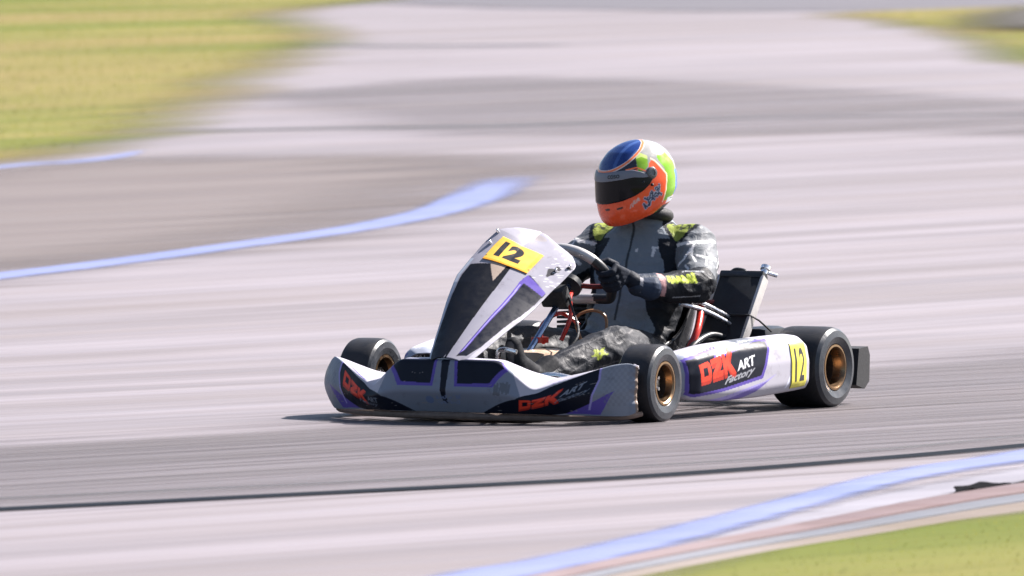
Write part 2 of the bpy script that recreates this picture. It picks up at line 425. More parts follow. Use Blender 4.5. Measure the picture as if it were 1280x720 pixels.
# ---- steering fairing (the tall nose panel) and its number plate
spx = np.array([[1.455, .222], [1.40, .266], [1.25, .378], [1.05, .516], [.95, .574], [.88, .606], [.845, .617], [.825, .618]])
arc = np.r_[0, np.cumsum(np.linalg.norm(np.diff(spx, axis=0), axis=1))]; arc /= arc[-1]
NU, NV = 170, 300
tv = np.linspace(0, 1, NV)
sp = np.stack([np.interp(tv, arc, spx[:, k]) for k in (0, 1)], 1); sp = gsm(sp, 16, 0)
tg = np.gradient(sp, axis=0); tg /= np.linalg.norm(tg, axis=1)[:, None]; nm = np.stack([-tg[:, 1], tg[:, 0]], 1); nm[nm[:, 1] < 0] *= -1
hw = np.interp(tv, [0, .04, .15, .4, .62, .76, .86, .93, .97, 1], [.07, .082, .10, .135, .152, .165, .172, .135, .095, .05]); hw = gsm(hw, 10, 0)
dr = np.interp(tv, [0, .1, .4, .7, .85, 1], [.025, .03, .035, .03, .018, .02]); lean = np.interp(tv, [0, .15, .5, .85, 1], [.05, .14, .36, .42, .34])   # the panel sits knocked over to its left
uu = np.linspace(-1, 1, NU)
def panel_pt(u, iv, off=0):
    d = -dr[iv] * np.abs(u) ** 2.2 + off - lean[iv] * hw[iv] * u
    d = d - .010 * np.exp(-((np.abs(u) - .0) / .28) ** 2) * np.exp(-((tv[iv] - .93) / .05) ** 2)   # finger scoop at the top edge
    wd = np.where(u < 0, np.interp(tv[iv], [0, .55, .75, .9, 1], [1, 1, .72, .42, .4]), 1)      # bent in along its right edge
    return np.stack([sp[iv, 0] + nm[iv, 0] * d, hw[iv] * u * wd, sp[iv, 1] + nm[iv, 1] * d], -1)
P = np.stack([panel_pt(np.full(NV, u), np.arange(NV)) for u in uu])
cv = Canvas(-1, 1, 0, 1, .003, CREAM)
cv.poly([(-.95, .03), (-.90, .30), (-.86, .62), (.02, .66), (.02, .05), (-.1, .0), (-.9, 0)], (.006, .007, .011))
cv.poly([(-1, 0), (-1, .66), (-.90, .66), (-.93, .3), (-.90, 0)], (.33, .36, .42))
cv.poly([(-.42, .655), (.0, .66), (-.06, .54)], (.28, .225, .19))
cv.poly([(-.05, .0), (.02, .66), (.10, .66), (.06, .0)], (.006, .007, .01))
cv.poly([(.44, .02), (.44, .62), (.50, .66), (.96, .60), (.92, .40), (.86, .12), (.75, .04)], NAVY)
cv.poly([(.455, .04), (.43, .60), (.51, .60), (.53, .07)], PURP)
cv.poly([(.485, .05), (.465, .58), (.49, .58), (.505, .06)], LILAC)
cv.poly([(.43, .60), (.47, .655), (.95, .605), (.94, .575)], PURP)
cv.poly([(.86, .02), (.90, .35), (.99, .58), (1, .62), (1, 0)], WHITE)
for (a, b, r) in ((.74, .74, .05), (.8, .77, .04), (.93, .83, .035)):    # torn black scuffs round the fixing screws
    g = random.Random(int(a * 100))
    cv.poly([(a + r * g.uniform(.6, 1.3) * math.cos(q) * 1.3, b + r * g.uniform(.6, 1.2) * math.sin(q) * .7) for q in np.linspace(0, 6.1, 12)], (.03, .03, .035))
cv.poly([(.35 * math.cos(q), .945 + .028 * math.sin(q)) for q in np.linspace(0, 6.28, 24)], (.25, .23, .24))
for k in range(40):
    a = random.uniform(.55, 1); b = random.uniform(.64, .95); cv.line([(a, b), (a + .05, b + .01)], .004, (.5, .5, .54))
U, V = np.meshgrid(uu, tv, indexing='ij')
fair = link('nose_panel', grid_mesh('nose_panel', P, cv.sample(U, V)), M['paint'], kart); solid(fair, .004)
for (a, b) in ((.8, .76), (.93, .83), (-.8, .76), (-.93, .83)):
    iv = np.array([int(b * NV)]); q = panel_pt(np.array([a]), iv, .002)[0]; n3 = Vector((nm[iv[0], 0], 0.25 * np.sign(a), nm[iv[0], 1])).normalized()
    MB().ball_tube(q, q + np.array(n3) * .006, .006, .005, 10).build('panel_screw', M['alu'], fair)
i0, i1 = int(.655 * NV), int(.82 * NV)
iv = np.arange(i0, i1); pu = np.linspace(-.64, .45, 150)
P = np.stack([panel_pt(np.full(len(iv), u), iv, .004) for u in pu])
pc = Canvas(-.16, .16, 0, .155, .0008, YEL)
H = .152
pc.poly([(-.16, 0), (.16, 0), (.16, .012), (-.16, .012)], (.66, .28, .02)); pc.poly([(.112, 0), (.16, 0), (.16, .16), (.112, .16)], (.66, .31, .03))
pc.text('12', (-.085, .034), (.15, 0), (0, .10), INK, .06)
for a in (-.125, .125): pc.poly([(a + .004 * math.cos(q), .025 + .004 * math.sin(q)) for q in np.linspace(0, 6, 9)], INK)
UU, VV = np.meshgrid(np.linspace(-.13, .13, len(pu)), np.linspace(0, H, len(iv)), indexing='ij')
pl = link('number_plate', grid_mesh('number_plate', P, pc.sample(UU, VV)), M['plate'], fair); solid(pl, .002)

# ---- side pods
def pod(side):
    NX, NZ = 330, 110
    xs = np.linspace(.885, .165, NX)
    f = (xs[0] - xs) / (xs[0] - xs[-1])                     # 0 front .. 1 rear
    yo = np.interp(f, [0, .03, .1, .5, .9, 1], [.545, .578, .602, .632, .664, .662])
    zb = np.interp(f, [0, .06, .3, .6, .85, 1], [.085, .064, .052, .055, .066, .072])
    zt = np.interp(f, [0, .05, .3, .6, .9, .97, 1], [.205, .222, .246, .256, .262, .262, .25])
    if side < 0: yo = yo - .05      # the engine side sits further in
    yo, zb, zt = (gsm(a, 8, 0) for a in (yo, zb, zt))
    # section: bottom return, outer face, rounded top, inner lip
    sec = [(-.07, 0.02), (-.012, 0.0), (0.004, .16), (.006, .55), (-.004, .84), (-.03, .97), (-.085, 1.0), (-.13, .95)]
    tk2 = [0, .10, .20, .48, .68, .78, .92, 1]
    tt = np.linspace(0, 1, NZ)
    sa = gsm(np.stack([np.interp(tt, tk2, [q[k] for q in sec]) for k in (0, 1)], 1), 5, 0)
    P = np.zeros((NX, NZ, 3)); P[..., 0] = xs[:, None]
    P[..., 1] = side * (yo[:, None] + sa[None, :, 0]); P[..., 2] = zb[:, None] + (zt - zb)[:, None] * sa[None, :, 1]
    # canvas u: metres from reading-left to right, v = 0..1
    W = .72; c = Canvas(0, W, 0, 1, .0011, WHITE); Y = lambda v: .10 + .62 * v     # Y maps 0..1 of the visible face
    k = (lambda L: L) if side > 0 else (lambda L: [(W - a, b) for a, b in L])
    c.poly(k([(.03, Y(.02)), (.0, Y(.05)), (0, 1), (.06, 1), (.03, Y(.9))]), (.24, .26, .32))
    c.poly(k([(.02, Y(.07)), (.018, Y(1.0)), (.20, Y(1.12)), (.21, Y(1.02)), (.45, Y(1.13)), (.505, Y(1.12)), (.435, Y(.36)), (.045, Y(.06))]), PURP)
    c.poly(k([(.032, Y(.12)), (.028, Y(.95)), (.175, Y(1.02)), (.155, Y(.82)), (.43, Y(1.08)), (.488, Y(1.06)), (.425, Y(.42)), (.05, Y(.13))]), NAVY)
    c.poly(k([(.19, Y(1.03)), (.17, Y(.86)), (.30, Y(1.0)), (.36, Y(1.1)), (.3, Y(1.2))]), (.55, .53, .58))
    c.poly(k([(.33, Y(1.12)), (.34, Y(1.3)), (.45, Y(1.35)), (.47, Y(1.15)), (.36, Y(1.0))]), (.10, .11, .13))
    c.squiggle(*( ((.35, Y(1.08)), (.1, .02), (0, .07)) if side > 0 else ((W - .45, Y(1.08)), (.1, .02), (0, .07)) ), (.5, .52, .56), 12, .005, 4)
    for g in range(26):
        for h in range(6):
            if (g + h) % 2: c.poly(k([(.03 + .01 * g, Y(1.06) + .02 * h), (.04 + .01 * g, Y(1.06) + .02 * h), (.04 + .01 * g, Y(1.06) + .02 * h + .02), (.03 + .01 * g, Y(1.06) + .02 * h + .02)]), (.40, .40, .42), .55)
    c.poly(k([(.12, Y(.0)), (.45, Y(.30)), (.52, Y(.42)), (.40, Y(.13)), (.25, Y(-.04))]), LILAC)
    c.poly(k([(.20, Y(-.02)), (.47, Y(.30)), (.40, Y(.12)), (.28, Y(-.05))]), PURP, .8)
    if side > 0: ox, sg = 0, 1
    else: ox, sg = W - .53, 1
    dzk(c, (ox + .078, Y(.40)), (.062, .034), (-.006, .25), RED, DRED)
    c.text('ART', (ox + .285, Y(.56)), (.105, .055), (.006, .115), (.50, .51, .54), .03)
    c.text('Factory', (ox + .205, Y(.27)), (.165, .10), (.012, .12), (.24, .25, .28), .03, .3)
    c.line(k([(.575, Y(.1)), (.60, Y(.35)), (.60, Y(.85)), (.585, Y(1.05))]), .010, (.50, .52, .62))
    U = (xs[0] - xs) if side > 0 else (xs - xs[-1])
    UU, VV = np.meshgrid(U, tt, indexing='ij')
    o = link('side_pod', grid_mesh('side_pod', P, c.sample(UU, VV), flip=side < 0), M['paint'], kart); solid(o, .004, 1 if False else -1)
    # end plate with the race number, moulded to the rear of the pod
    jx = np.where((f > .83) & (f < .968))[0]; jz = np.where((tt > .14) & (tt < .70))[0]
    Q = P[np.ix_(jx, jz)].copy(); Q[..., 1] += side * .003
    yl = (.50, .45, .06)
    c2 = Canvas(0, 1, 0, 1, .005, yl)
    c2.text('12', (.20, .12), (.64, .0), (0, .76), INK, .02)
    a = np.linspace(0, 1, len(jx)) if side > 0 else np.linspace(1, 0, len(jx))
    UU, VV = np.meshgrid(a, np.linspace(0, 1, len(jz)), indexing='ij')
    n = link('number_plate', grid_mesh('side_number_plate', Q, c2.sample(UU, VV), flip=side < 0), M['plate'], o)
    solid(n, .0015)
pod(1); pod(-1)

# ---- steering
WC = np.array((.618, 0, .452)); WT = np.array((-.62, 0, -.785)); WY = np.array((0, 1., 0)); WN = np.array((.785, 0, -.62)); WR = .138
rimp = []
for a in np.linspace(0, 2 * math.pi, 40, endpoint=False):
    k = 1 if math.cos(a) < .62 else .62 / max(.62, math.cos(a)) * 1.0
    rimp.append(WC + WR * k * math.cos(a) * WT + WR * 1.05 * math.sin(a) * WY)
b = MB().tube(rimp, .0175, 14, closed=True, sub=3)
sw = b.build('steering_wheel', [M['black'], M['silver']], kart)
mi = []
for p in sw.data.polygons:
    d = np.array(p.center) - WC; a = math.degrees(math.atan2(d @ WY, d @ WT))
    mi.append(0 if 38 < abs(a) < 128 else 1)
sw.data.polygons.foreach_set('material_index', mi)
b = MB().lathe([(0, -.012), (.045, -.012), (.045, .008), (0, .008)], 24, 'z')
for v in range(len(b.v)): 
    p = b.v[v]; b.v[v] = tuple(WC + p[0] * WT + p[1] * WY - p[2] * WN + .025 * WN)
b.build('wheel_boss', M['black'], sw)
sp_ = MB()
for a in (78, -78, 180):
    e = WC + WR * .95 * (math.cos(R(a)) * WT + math.sin(R(a)) * WY)
    sp_.tube([WC + .025 * WN, WC + .018 * WN + (e - WC) * .55, e], .009, 8)
sp_.build('spoke', M['redmetal'], sw)
MB().tube([WC + .03 * WN, (1.06, 0, .10)], .0105, 14, smooth=False).build('steering_column', M['bluesteel'], kart)
tr = MB()
for s in (-1, 1): tr.tube([(1.03, .03 * s, .11), (1.0, .2 * s, .115), (.97, .43 * s, .13)], .008, 10)
tr.build('tie_rod', M['steel'], kart)
MB().tube([(1.25, .14, .10), (1.2, .24, .155), (1.16, .35, .135)], .012, 12).build('bumper_bracket', M['alu'], kart)
MB().tube([(1.25, -.14, .10), (1.2, -.24, .155), (1.16, -.35, .135)], .012, 12).build('bumper_bracket', M['alu'], kart)
for s in (-1, 1):
    p = MB().tube([(1.17, .06 * s, .06), (1.23, .08 * s, .13), (1.262, .09 * s, .235), (1.262, .16 * s, .235)], .008, 10)
    p.tube([(1.17, .05 * s, .06), (1.17, .20 * s, .06)], .010, 10, smooth=False)
    p.build('pedal', M['alu'], kart)
# ---- tank between the legs, hoses
MB().box((.86, -.01, .14), (.09, .095, .085), .035).build('fuel_tank', M['tank'], kart)
MB().lathe([(0, 0), (.03, 0), (.03, .02), (0, .02)], 20, 'z', (.84, 0, .245)).build('tank_cap', M['red'], kart)
MB().tube([(.75, .03, .25), (.72, .05, .33), (.70, .035, .39), (.66, .02, .41)], .008, 10).build('red_hose', M['red'], kart)
MB().tube([(.78, -.02, .24), (.76, -.04, .30), (.70, .0, .34), (.66, .05, .30)], .007, 10).build('red_hose', M['red'], kart)
MB().tube([(.66, .06, .24), (.65, .03, .32), (.62, .08, .348), (.60, .12, .32), (.615, .12, .24)], .0055, 8).build('breather_hose', M['orange'], kart)
MB().tube([(.30, .245, .16), (.26, .275, .25), (.20, .26, .31), (.14, .23, .36)], .013, 12).build('red_hose', M['red'], kart)
MB().tube([(.40, .24, .10), (.30, .28, .21), (.18, .285, .25), (.1, .3, .24)], .011, 12).build('coolant_hose', M['black'], kart)
s_ = MB(); s_.tube([(.26, .20, .385), (.16, .255, .355), (.04, .30, .30)], .008, 10); s_.tube([(.26, .215, .36), (.16, .265, .33), (.06, .31, .28)], .008, 10)
s_.build('seat_stay', M['steel'], kart)
MB().tube([(.18, .06, .345), (.0, .22, .355), (-.05, .3, .36)], .012, 10).build('radiator_brace', M['redmetal'], kart)
q = MB(); q.box((.98, .13, .13), (.05, .022, .028), .008); q.tube([(.98, .13, .15), (.98, .13, .185)], .018, 14, smooth=False); q.build('brake_cylinder', M['blackm'], kart)
MB().tube([(1.03, .13, .13), (1.12, .11, .12), (1.2, .10, .14)], .005, 8).build('brake_rod', M['steel'], kart)
MB().box((.74, 0, .40), (.022, .05, .035), .008, Matrix.Rotation(R(35), 3, 'Y')).build('column_bracket', M['blackm'], kart)
MB().tube([(.95, .12, .19), (.86, .16, .27), (.76, .08, .36), (.72, .03, .42)], .0045, 8).build('cable', M['blackm'], kart)
# ---- seat shell
NA, NB = 60, 60
P = np.zeros((NA, NB, 3))
for i, a in enumerate(np.linspace(-1, 1, NA)):
    for j, t in enumerate(np.linspace(0, 1, NB)):
        cx = np.interp(t, [0, .3, .5, .7, 1], [.60, .36, .16, .06, -.02]); cz = np.interp(t, [0, .3, .5, .7, 1], [.085, .055, .08, .22, .47])
        w = np.interp(t, [0, .25, .6, .85, 1], [.13, .185, .20, .19, .10]); h = np.interp(t, [0, .3, .55, .8, 1], [.05, .15, .20, .12, .03])
        n = np.array([np.interp(t, [0, .35, .6, 1], [0, .1, .85, .97]), np.interp(t, [0, .35, .6, 1], [1, .99, .5, .2])]); n /= np.linalg.norm(n)
        k = abs(a) ** 3.2 * h
        P[i, j] = (cx + n[0] * k, w * math.sin(a * 1.45) / math.sin(1.45), cz + n[1] * k)
P = gsm(gsm(P, 4, 1), 3, 0)
o = link('seat', grid_mesh('seat', P), M['seat'], kart); solid(o, .006, 0)
# ---- radiator, left of the seat, leaning back
rot = Matrix.Rotation(R(-36), 3, 'Y') @ Matrix.Rotation(R(0), 3, 'Z')
RC = np.array((.02, .285, .328)); ax = np.array(rot @ Vector((0, 0, 1))); fx = np.array(rot @ Vector((1, 0, 0)))
r = MB().box(RC, (.018, .080, .133), .003, rot).build('radiator', M['rad'], kart)
for g_ in (1, -1):
    MB().box(RC + ax * .142 * g_, (.021, .086, .014), .006, rot).build('header_tank', M['black'], r)
    MB().box(RC + np.array((0, .086 * g_, 0)), (.020, .006, .138), .002, rot).build('side_plate', M['silver'], r)
q = MB(); a0 = RC + ax * .153 + np.array((-.012, .070, 0)); q.tube([a0, a0 + ax * .022], .013, 14, smooth=False); q.tube([a0 + ax * .018, a0 + ax * .032], .018, 14, smooth=False)
q.tube([a0 + ax * .01, a0 + ax * .005 + np.array((-.03, .035, -.01))], .007, 10, smooth=False); q.build('filler_cap', M['alu'], r)
q = MB(); c0 = RC - ax * .03 + fx * .021
q.tube([c0 + np.array((0, -.088, .0)), c0 + np.array((0, .09, .0)), c0 + np.array((-.04, .105, -.02)), c0 + np.array((-.10, .12, -.06))], .0035, 8, smooth=False); q.build('bungee_cord', M['blackm'], r)
q = MB(); a1 = RC + ax * .156; q.tube([a1 + np.array((0, -.06, -.004)), a1 + np.array((0, -.035, .012)), a1 + np.array((0, 0, .008)), a1 + np.array((0, .01, -.004))], .008, 8); q.build('top_hose', M['black'], r)
# ---- engine side (far side, mostly hidden) and the black air box behind the radiator
e = MB().box((.02, -.30, .17), (.10, .085, .07), .015); e.box((.02, -.30, .075), (.12, .07, .02), .006)
eng = e.build('engine', M['blackm'], kart)
e = MB()
for k in range(7): e.box((.05, -.30, .25 + .016 * k), (.065, .062, .0045), .002)
e.lathe([(0, .24), (.045, .24), (.045, .365), (.02, .375), (0, .375)], 20, 'z', (.05, -.30, 0)); e.build('cylinder', M['blackm'], eng)
MB().tube([(-.06, -.30, .2), (-.16, -.27, .19), (-.2, -.1, .18), (-.2, .12, .18)], [.02, .028, .045, .035], 14).build('exhaust', M['steel'], kart)
MB().box((-.13, .335, .225), (.085, .05, .045), .03).build('air_box', M['black'], kart)

# ================================================================== DRIVER
drv = empty('person')
tag(drv, 'person in grey and black race suit and orange-chinned helmet, gripping the kart steering wheel', 'person')
def remesh(mb, vox, smooth_it, name):
    me = mb.mesh(name); o = bpy.data.objects.new(name, me); COL.objects.link(o)
    m = o.modifiers.new('r', 'REMESH'); m.mode = 'VOXEL'; m.voxel_size = vox
    m2 = o.modifiers.new('s', 'SMOOTH'); m2.factor = .5; m2.iterations = smooth_it
    dg = bpy.context.evaluated_depsgraph_get(); n = bpy.data.meshes.new_from_object(o.evaluated_get(dg))
    bpy.data.objects.remove(o); n.name = name; return n
J = dict(shL=(.105, .188, .556), elL=(.30, .31, .425), wrL=(.532, .205, .434), hiL=(.28, .10, .16), knL=(.75, .235, .232), anL=(1.10, .155, .14))
J = {k: np.array(v) for k, v in J.items()}
for k in list(J): J[k[:-1] + 'R'] = J[k] * (1, -1, 1)
b = MB()
tors = [(.10, .24, .12, .17), (.16, .24, .13, .172), (.22, .235, .132, .168), (.30, .205, .128, .166), (.38, .175, .128, .172), (.46, .145, .124, .186), (.54, .12, .112, .19),
        (.595, .112, .092, .155), (.63, .117, .078, .10), (.655, .125, .070, .078), (.69, .145, .064, .066)]
b.ball_tube((.15, 0, .66), (.165, 0, .74), .062, .075); b.ball_tube((.165, 0, .74), (.17, 0, .81), .075, .078)     # head inside the helmet
b.rings([[(cx + ax_ * math.copysign(abs(math.cos(a)) ** .85, math.cos(a)), by * math.copysign(abs(math.sin(a)) ** .85, math.sin(a)), z) for a in np.linspace(0, 2 * math.pi, 32, endpoint=False)] for z, cx, ax_, by in tors])
for s in 'LR':
    b.ball_tube(J['sh' + s] * (1, .75, 1) + (0, 0, .01), J['sh' + s], .062, .074)
    mid = J['sh' + s] * .5 + J['el' + s] * .5 + np.array((-.012, 0, -.012))
    b.ball_tube(J['sh' + s], mid, .074, .070); b.ball_tube(mid, J['el' + s], .070, .060)
    m2 = J['el' + s] * .55 + J['wr' + s] * .45 + np.array((0, 0, -.008))
    b.ball_tube(J['el' + s], m2, .060, .052); b.ball_tube(m2, J['wr' + s], .052, .038)
    b.ball_tube(J['hi' + s], J['kn' + s] * .5 + J['hi' + s] * .5, .098, .088); b.ball_tube(J['kn' + s] * .5 + J['hi' + s] * .5, J['kn' + s], .088, .070)
    b.ball_tube(J['kn' + s], J['an' + s] * .6 + J['kn' + s] * .4, .070, .060); b.ball_tube(J['an' + s] * .6 + J['kn' + s] * .4, J['an' + s], .060, .046)
me = remesh(b, .0048, 7, 'race_suit')
nvt = len(me.vertices); co = np.empty(nvt * 3); me.vertices.foreach_get('co', co); co = co.reshape(-1, 3)
no = np.array([v.normal[:] for v in me.vertices])
def seg(p, a, b_):
    d = b_ - a; t = np.clip(((p - a) @ d) / (d @ d), 0, 1); q = a + t[:, None] * d
    return np.linalg.norm(p - q, axis=1), t
# cloth folds: ridged noise, stronger at elbows, lap, knees and under the arms
amp = np.full(nvt, .0048)
for k, w, rr in (('elL', .008, .11), ('elR', .008, .11), ('hiL', .008, .16), ('hiR', .008, .16), ('knL', .007, .13), ('knR', .007, .13), ('shL', .004, .1), ('shR', .004, .1)):
    amp += w * np.exp(-(np.linalg.norm(co - J[k], axis=1) / rr) ** 2)
dsp = np.empty(nvt)
for i in range(nvt):
    x, y, z = co[i]
    n1 = noise.noise(Vector((x * 9, y * 9, z * 19))); n2 = noise.noise(Vector((x * 20 + 5, y * 18, z * 30)))
    n3 = noise.noise(Vector((x * 6 + 9, y * 6, z * 6)))
    dsp[i] = (1 - abs(n1) * 2.4) * .8 + (1 - abs(n2) * 2.2) * .35 + n3 * .4 - .5
co2 = co + no * (amp * dsp)[:, None]
me.vertices.foreach_set('co', co2.ravel())
# suit colours by panel
G1 = np.array((.14, .158, .182)); G2 = np.array((.11, .118, .13)); BK = np.array((.008, .010, .014)); WH = np.array((.50, .49, .50))
dist = {}
bones = {'uaL': ('shL', 'elL'), 'uaR': ('shR', 'elR'), 'faL': ('elL', 'wrL'), 'faR': ('elR', 'wrR'), 'thL': ('hiL', 'knL'), 'thR': ('hiR', 'knR'), 'shinL': ('knL', 'anL'), 'shinR': ('knR', 'anR')}
names = ['tor'] + list(bones); DD = np.empty((len(names), nvt)); TT = {}
DD[0] = np.where((co[:, 2] > .10), np.hypot((co[:, 0] - np.interp(co[:, 2], [t[0] for t in tors], [t[1] for t in tors])) / np.interp(co[:, 2], [t[0] for t in tors], [t[2] for t in tors]),
             co[:, 1] / np.interp(co[:, 2], [t[0] for t in tors], [t[3] for t in tors])), 9) * .066
for i, k in enumerate(bones):
    d, t = seg(co, J[bones[k][0]], J[bones[k][1]]); TT[k] = t
    DD[i + 1] = d * (.8 if k[:2] in ('th',) else 1) + np.where((k[:2] == 'ua') & (np.abs(co[:, 1]) < .15), .05, 0) + (np.where(co[:, 0] < .36, .05, 0) if k[:2] in ('th', 'sh') else 0)
lab = DD.argmin(0)
C = np.tile(G1, (nvt, 1))
y = co[:, 1]; z = co[:, 2]; x = co[:, 0]
isl = lambda k: lab == names.index(k)
tor = isl('tor')
C[tor & (np.abs(y) > .118 + .02 * np.sin(z * 30)) & (z < .58)] = BK
C[tor & (z > .645)] = (.10, .11, .125)
C[(z > .71)] = (.02, .02, .022)          # balaclava
C[tor & (np.abs(y) < .003) & (z > .3) & (x > .15)] = (.03, .035, .04)            # zip
# arms
def frame(k):
    a, c = (J[q] for q in bones[k]); d = (c - a) / np.linalg.norm(c - a)
    s_ = np.array((.80, .55 if k[-1] == 'L' else -.55, .2)); e = s_ - d * (s_ @ d); e /= np.linalg.norm(e); f_ = np.cross(d, e)
    if k[-1] == 'R': f_ = -f_
    q = co - a; return TT[k], np.degrees(np.arctan2(q @ f_, q @ e))
def stroke(mask, t, ph, pts, w, col):
    """a painted stroke on a limb: t along the bone, ph round it in degrees (scaled so 100 deg = one bone length)"""
    pts = [np.array(p) * (1, .01) for p in pts]; Q = np.stack([t, ph * .01], 1)
    for p0, p1 in zip(pts[:-1], pts[1:]):
        d, _ = seg(np.c_[Q, np.zeros(len(Q))], np.r_[p0, 0], np.r_[p1, 0]); C[mask & (d < w)] = col
for s in 'LR':
    m = isl('ua' + s); t, ph = frame('ua' + s)
    C[m] = G2
    C[m & ((t > .9) | (ph < -95) | (ph > 120))] = BK
    C[m & (np.abs(ph - 60 - 30 * np.sin(t * 5)) < 14) & (t < .2)] = BK
    for L, w in (([(.12, -60), (.28, -20), (.30, 30), (.18, 70)], .03), ([(.30, 10), (.52, 25), (.72, 10)], .032), ([(.42, 22), (.55, 60), (.50, 95)], .028),
                 ([(.50, -70), (.62, -30), (.80, -25)], .03), ([(.62, -30), (.58, 5)], .022), ([(.15, -90), (.40, -85), (.7, -80)], .03), ([(.70, 55), (.86, 40)], .03)):
        stroke(m, t, ph, L, w, WH)
    m = isl('fa' + s); t, ph = frame('fa' + s)
    C[m] = BK
    C[m & (t > .72)] = (.02, .028, .045)
    C[m & (np.abs(t - .70) < .045) & (np.abs(ph) < 60)] = (.35, .2, .2)
    stroke(m, t, ph, [(.05, 40), (.30, 55)], .03, (.25, .26, .28)); stroke(m, t, ph, [(.1, -50), (.5, -60)], .025, (.2, .21, .23))
    for q in range(6):           # lime block lettering on the forearm, too small to read
        t0 = .18 + .075 * q
        stroke(m, t, ph, [(t0, -2), (t0 + .03, 34)], .022, LIME); stroke(m, t, ph, [(t0 + .035, 36), (t0 + .05, 2)], .018, LIME)
        stroke(m, t, ph, [(t0, 16 + 8 * (q % 2)), (t0 + .05, 18)], .015, LIME)
    m = isl('th' + s); t, ph = frame('th' + s)
    C[m] = (.028, .032, .038)
    mm = m & (t > .55)
    C[mm] = (.036, .038, .043)
    g = random.Random(9)
    for q in range(10 if s == 'L' else 0):
        p0 = g.uniform(-110, 110); stroke(mm, t, ph, [(.55 + g.uniform(0, .15), p0), (.78, p0 + g.uniform(-12, 12)), (1.0, p0 + g.uniform(-20, 20))], .02, (.095, .094, .098) if q % 3 == 0 else (.036, .037, .042))
    m = isl('shin' + s); t, ph = frame('shin' + s)
    C[m] = (.016, .018, .023)
    C[m & (t < .10)] = (.036, .038, .043)
    for q in range(5):
        p0 = g.uniform(-100, 120); stroke(m & (t > .08), t, ph, [(.1 + g.uniform(0, .5), p0), (.5 + g.uniform(0, .4), p0 + g.uniform(-30, 30))], .024, (.07, .07, .075))
    for k in range(5):            # lime star emblem on the shin
        a = k * 4 * math.pi / 5; a2 = (k + 1) * 4 * math.pi / 5
        stroke(m, t, ph, [(.36 + .09 * math.cos(a), -10 + 17 * math.sin(a)), (.36 + .09 * math.cos(a2), -10 + 17 * math.sin(a2))], .017, (.22, .26, .03))
# shoulder patches in lime with a dark scrawl, chest marks
for sgn in (1, -1):
    q = (co - np.array((.130, .150 * sgn, .605))) @ np.array([[.35, 0.93 * sgn, 0], [.93, -.35 * sgn, 0], [0, 0, 1]]).T
    pm = ((q[:, 0] / .058) ** 4 + (q[:, 1] / .054) ** 4 < 1) & (z > .57)
    C[pm] = BK
    pm = ((q[:, 0] / .044) ** 4 + (q[:, 1] / .042) ** 4 < 1) & (z > .57)
    C[pm] = (.18, .215, .045)
    C[pm & (np.abs(q[:, 1] - .012 * np.sin(q[:, 0] * 160)) < .006)] = (.06, .07, .04)
for (a, c_, w, h) in ((.092, .535, .006, .016), (.092, .550, .012, .004), (.03, .54, .004, .005)):
    C[(np.abs(y - a) < w) & (np.abs(z - c_) < h) & (x > .18) & tor] = WH
set_col(me, C)
body = link('body', me, M['suit'], drv)
body['label'] = 'grey and black race suit with white strokes on the sleeves'

# ---- gloves: palm, four unequal fingers and a thumb closed round the rim
def glove(s):
    sg = 1 if s == 'L' else -1
    Yv = WY * sg; cen = WC + Yv * WR * 1.05 + WT * -.01
    g = MB(); pt = lambda ang, rad, t: cen + rad * (math.cos(R(ang)) * Yv + math.sin(R(ang)) * WN) + WT * t
    wr = J['wr' + s]
    for k, (t, r_, end) in enumerate(((-.036, .0105, 205), (-.0125, .0112, 215), (.0115, .0106, 205), (.034, .0092, 190))):
        A = [(-28, .036), (15, .033), (60, .0275), (105, .026), (150, .026), (end, .0265)]
        pts = [pt(a, q, t + .004 * math.sin(k)) for a, q in A]
        for (p0, p1), f in zip(zip(pts[:-1], pts[1:]), (1.12, 1.1, 1.0, .95, .86)): g.ball_tube(p0, p1, r_ * f, r_ * f * .96, 12)
    for t in (-.030, -.010, .010, .028): g.ball_tube(pt(-25, .037, t), wr * .45 + pt(-70, .05, t * .7) * .55, .0155, .017, 14)
    g.ball_tube(wr * .55 + pt(-60, .05, 0) * .45, wr, .027, .034, 16); g.ball_tube(wr, wr * 1.0 + (wr - cen) * .42, .036, .045, 16)
    th = [pt(-70, .044, -.022), pt(-95, .034, -.045), pt(-150, .029, -.054), pt(-195, .028, -.052)]
    for (p0, p1), f in zip(zip(th[:-1], th[1:]), (1.25, 1.05, .95)): g.ball_tube(p0, p1, .0118 * f, .0112 * f * .95, 12)
    m = remesh(g, .0026, 3, 'glove')
    c = np.empty(len(m.vertices) * 3); m.vertices.foreach_get('co', c); c = c.reshape(-1, 3)
    col = np.tile((.011, .014, .022), (len(c), 1))
    d = np.linalg.norm(c - wr, axis=1); axis_t = (c - cen) @ ((wr - cen) / np.linalg.norm(wr - cen))
    L_ = np.linalg.norm(wr - cen)
    col[(axis_t > L_ * .92) & (axis_t < L_ * 1.02)] = (.25, .25, .27)
    col[(axis_t > L_ * 1.02)] = (.022, .032, .055)
    set_col(m, col); return link('glove', m, M['glove'], drv)
glove('L'); glove('R')
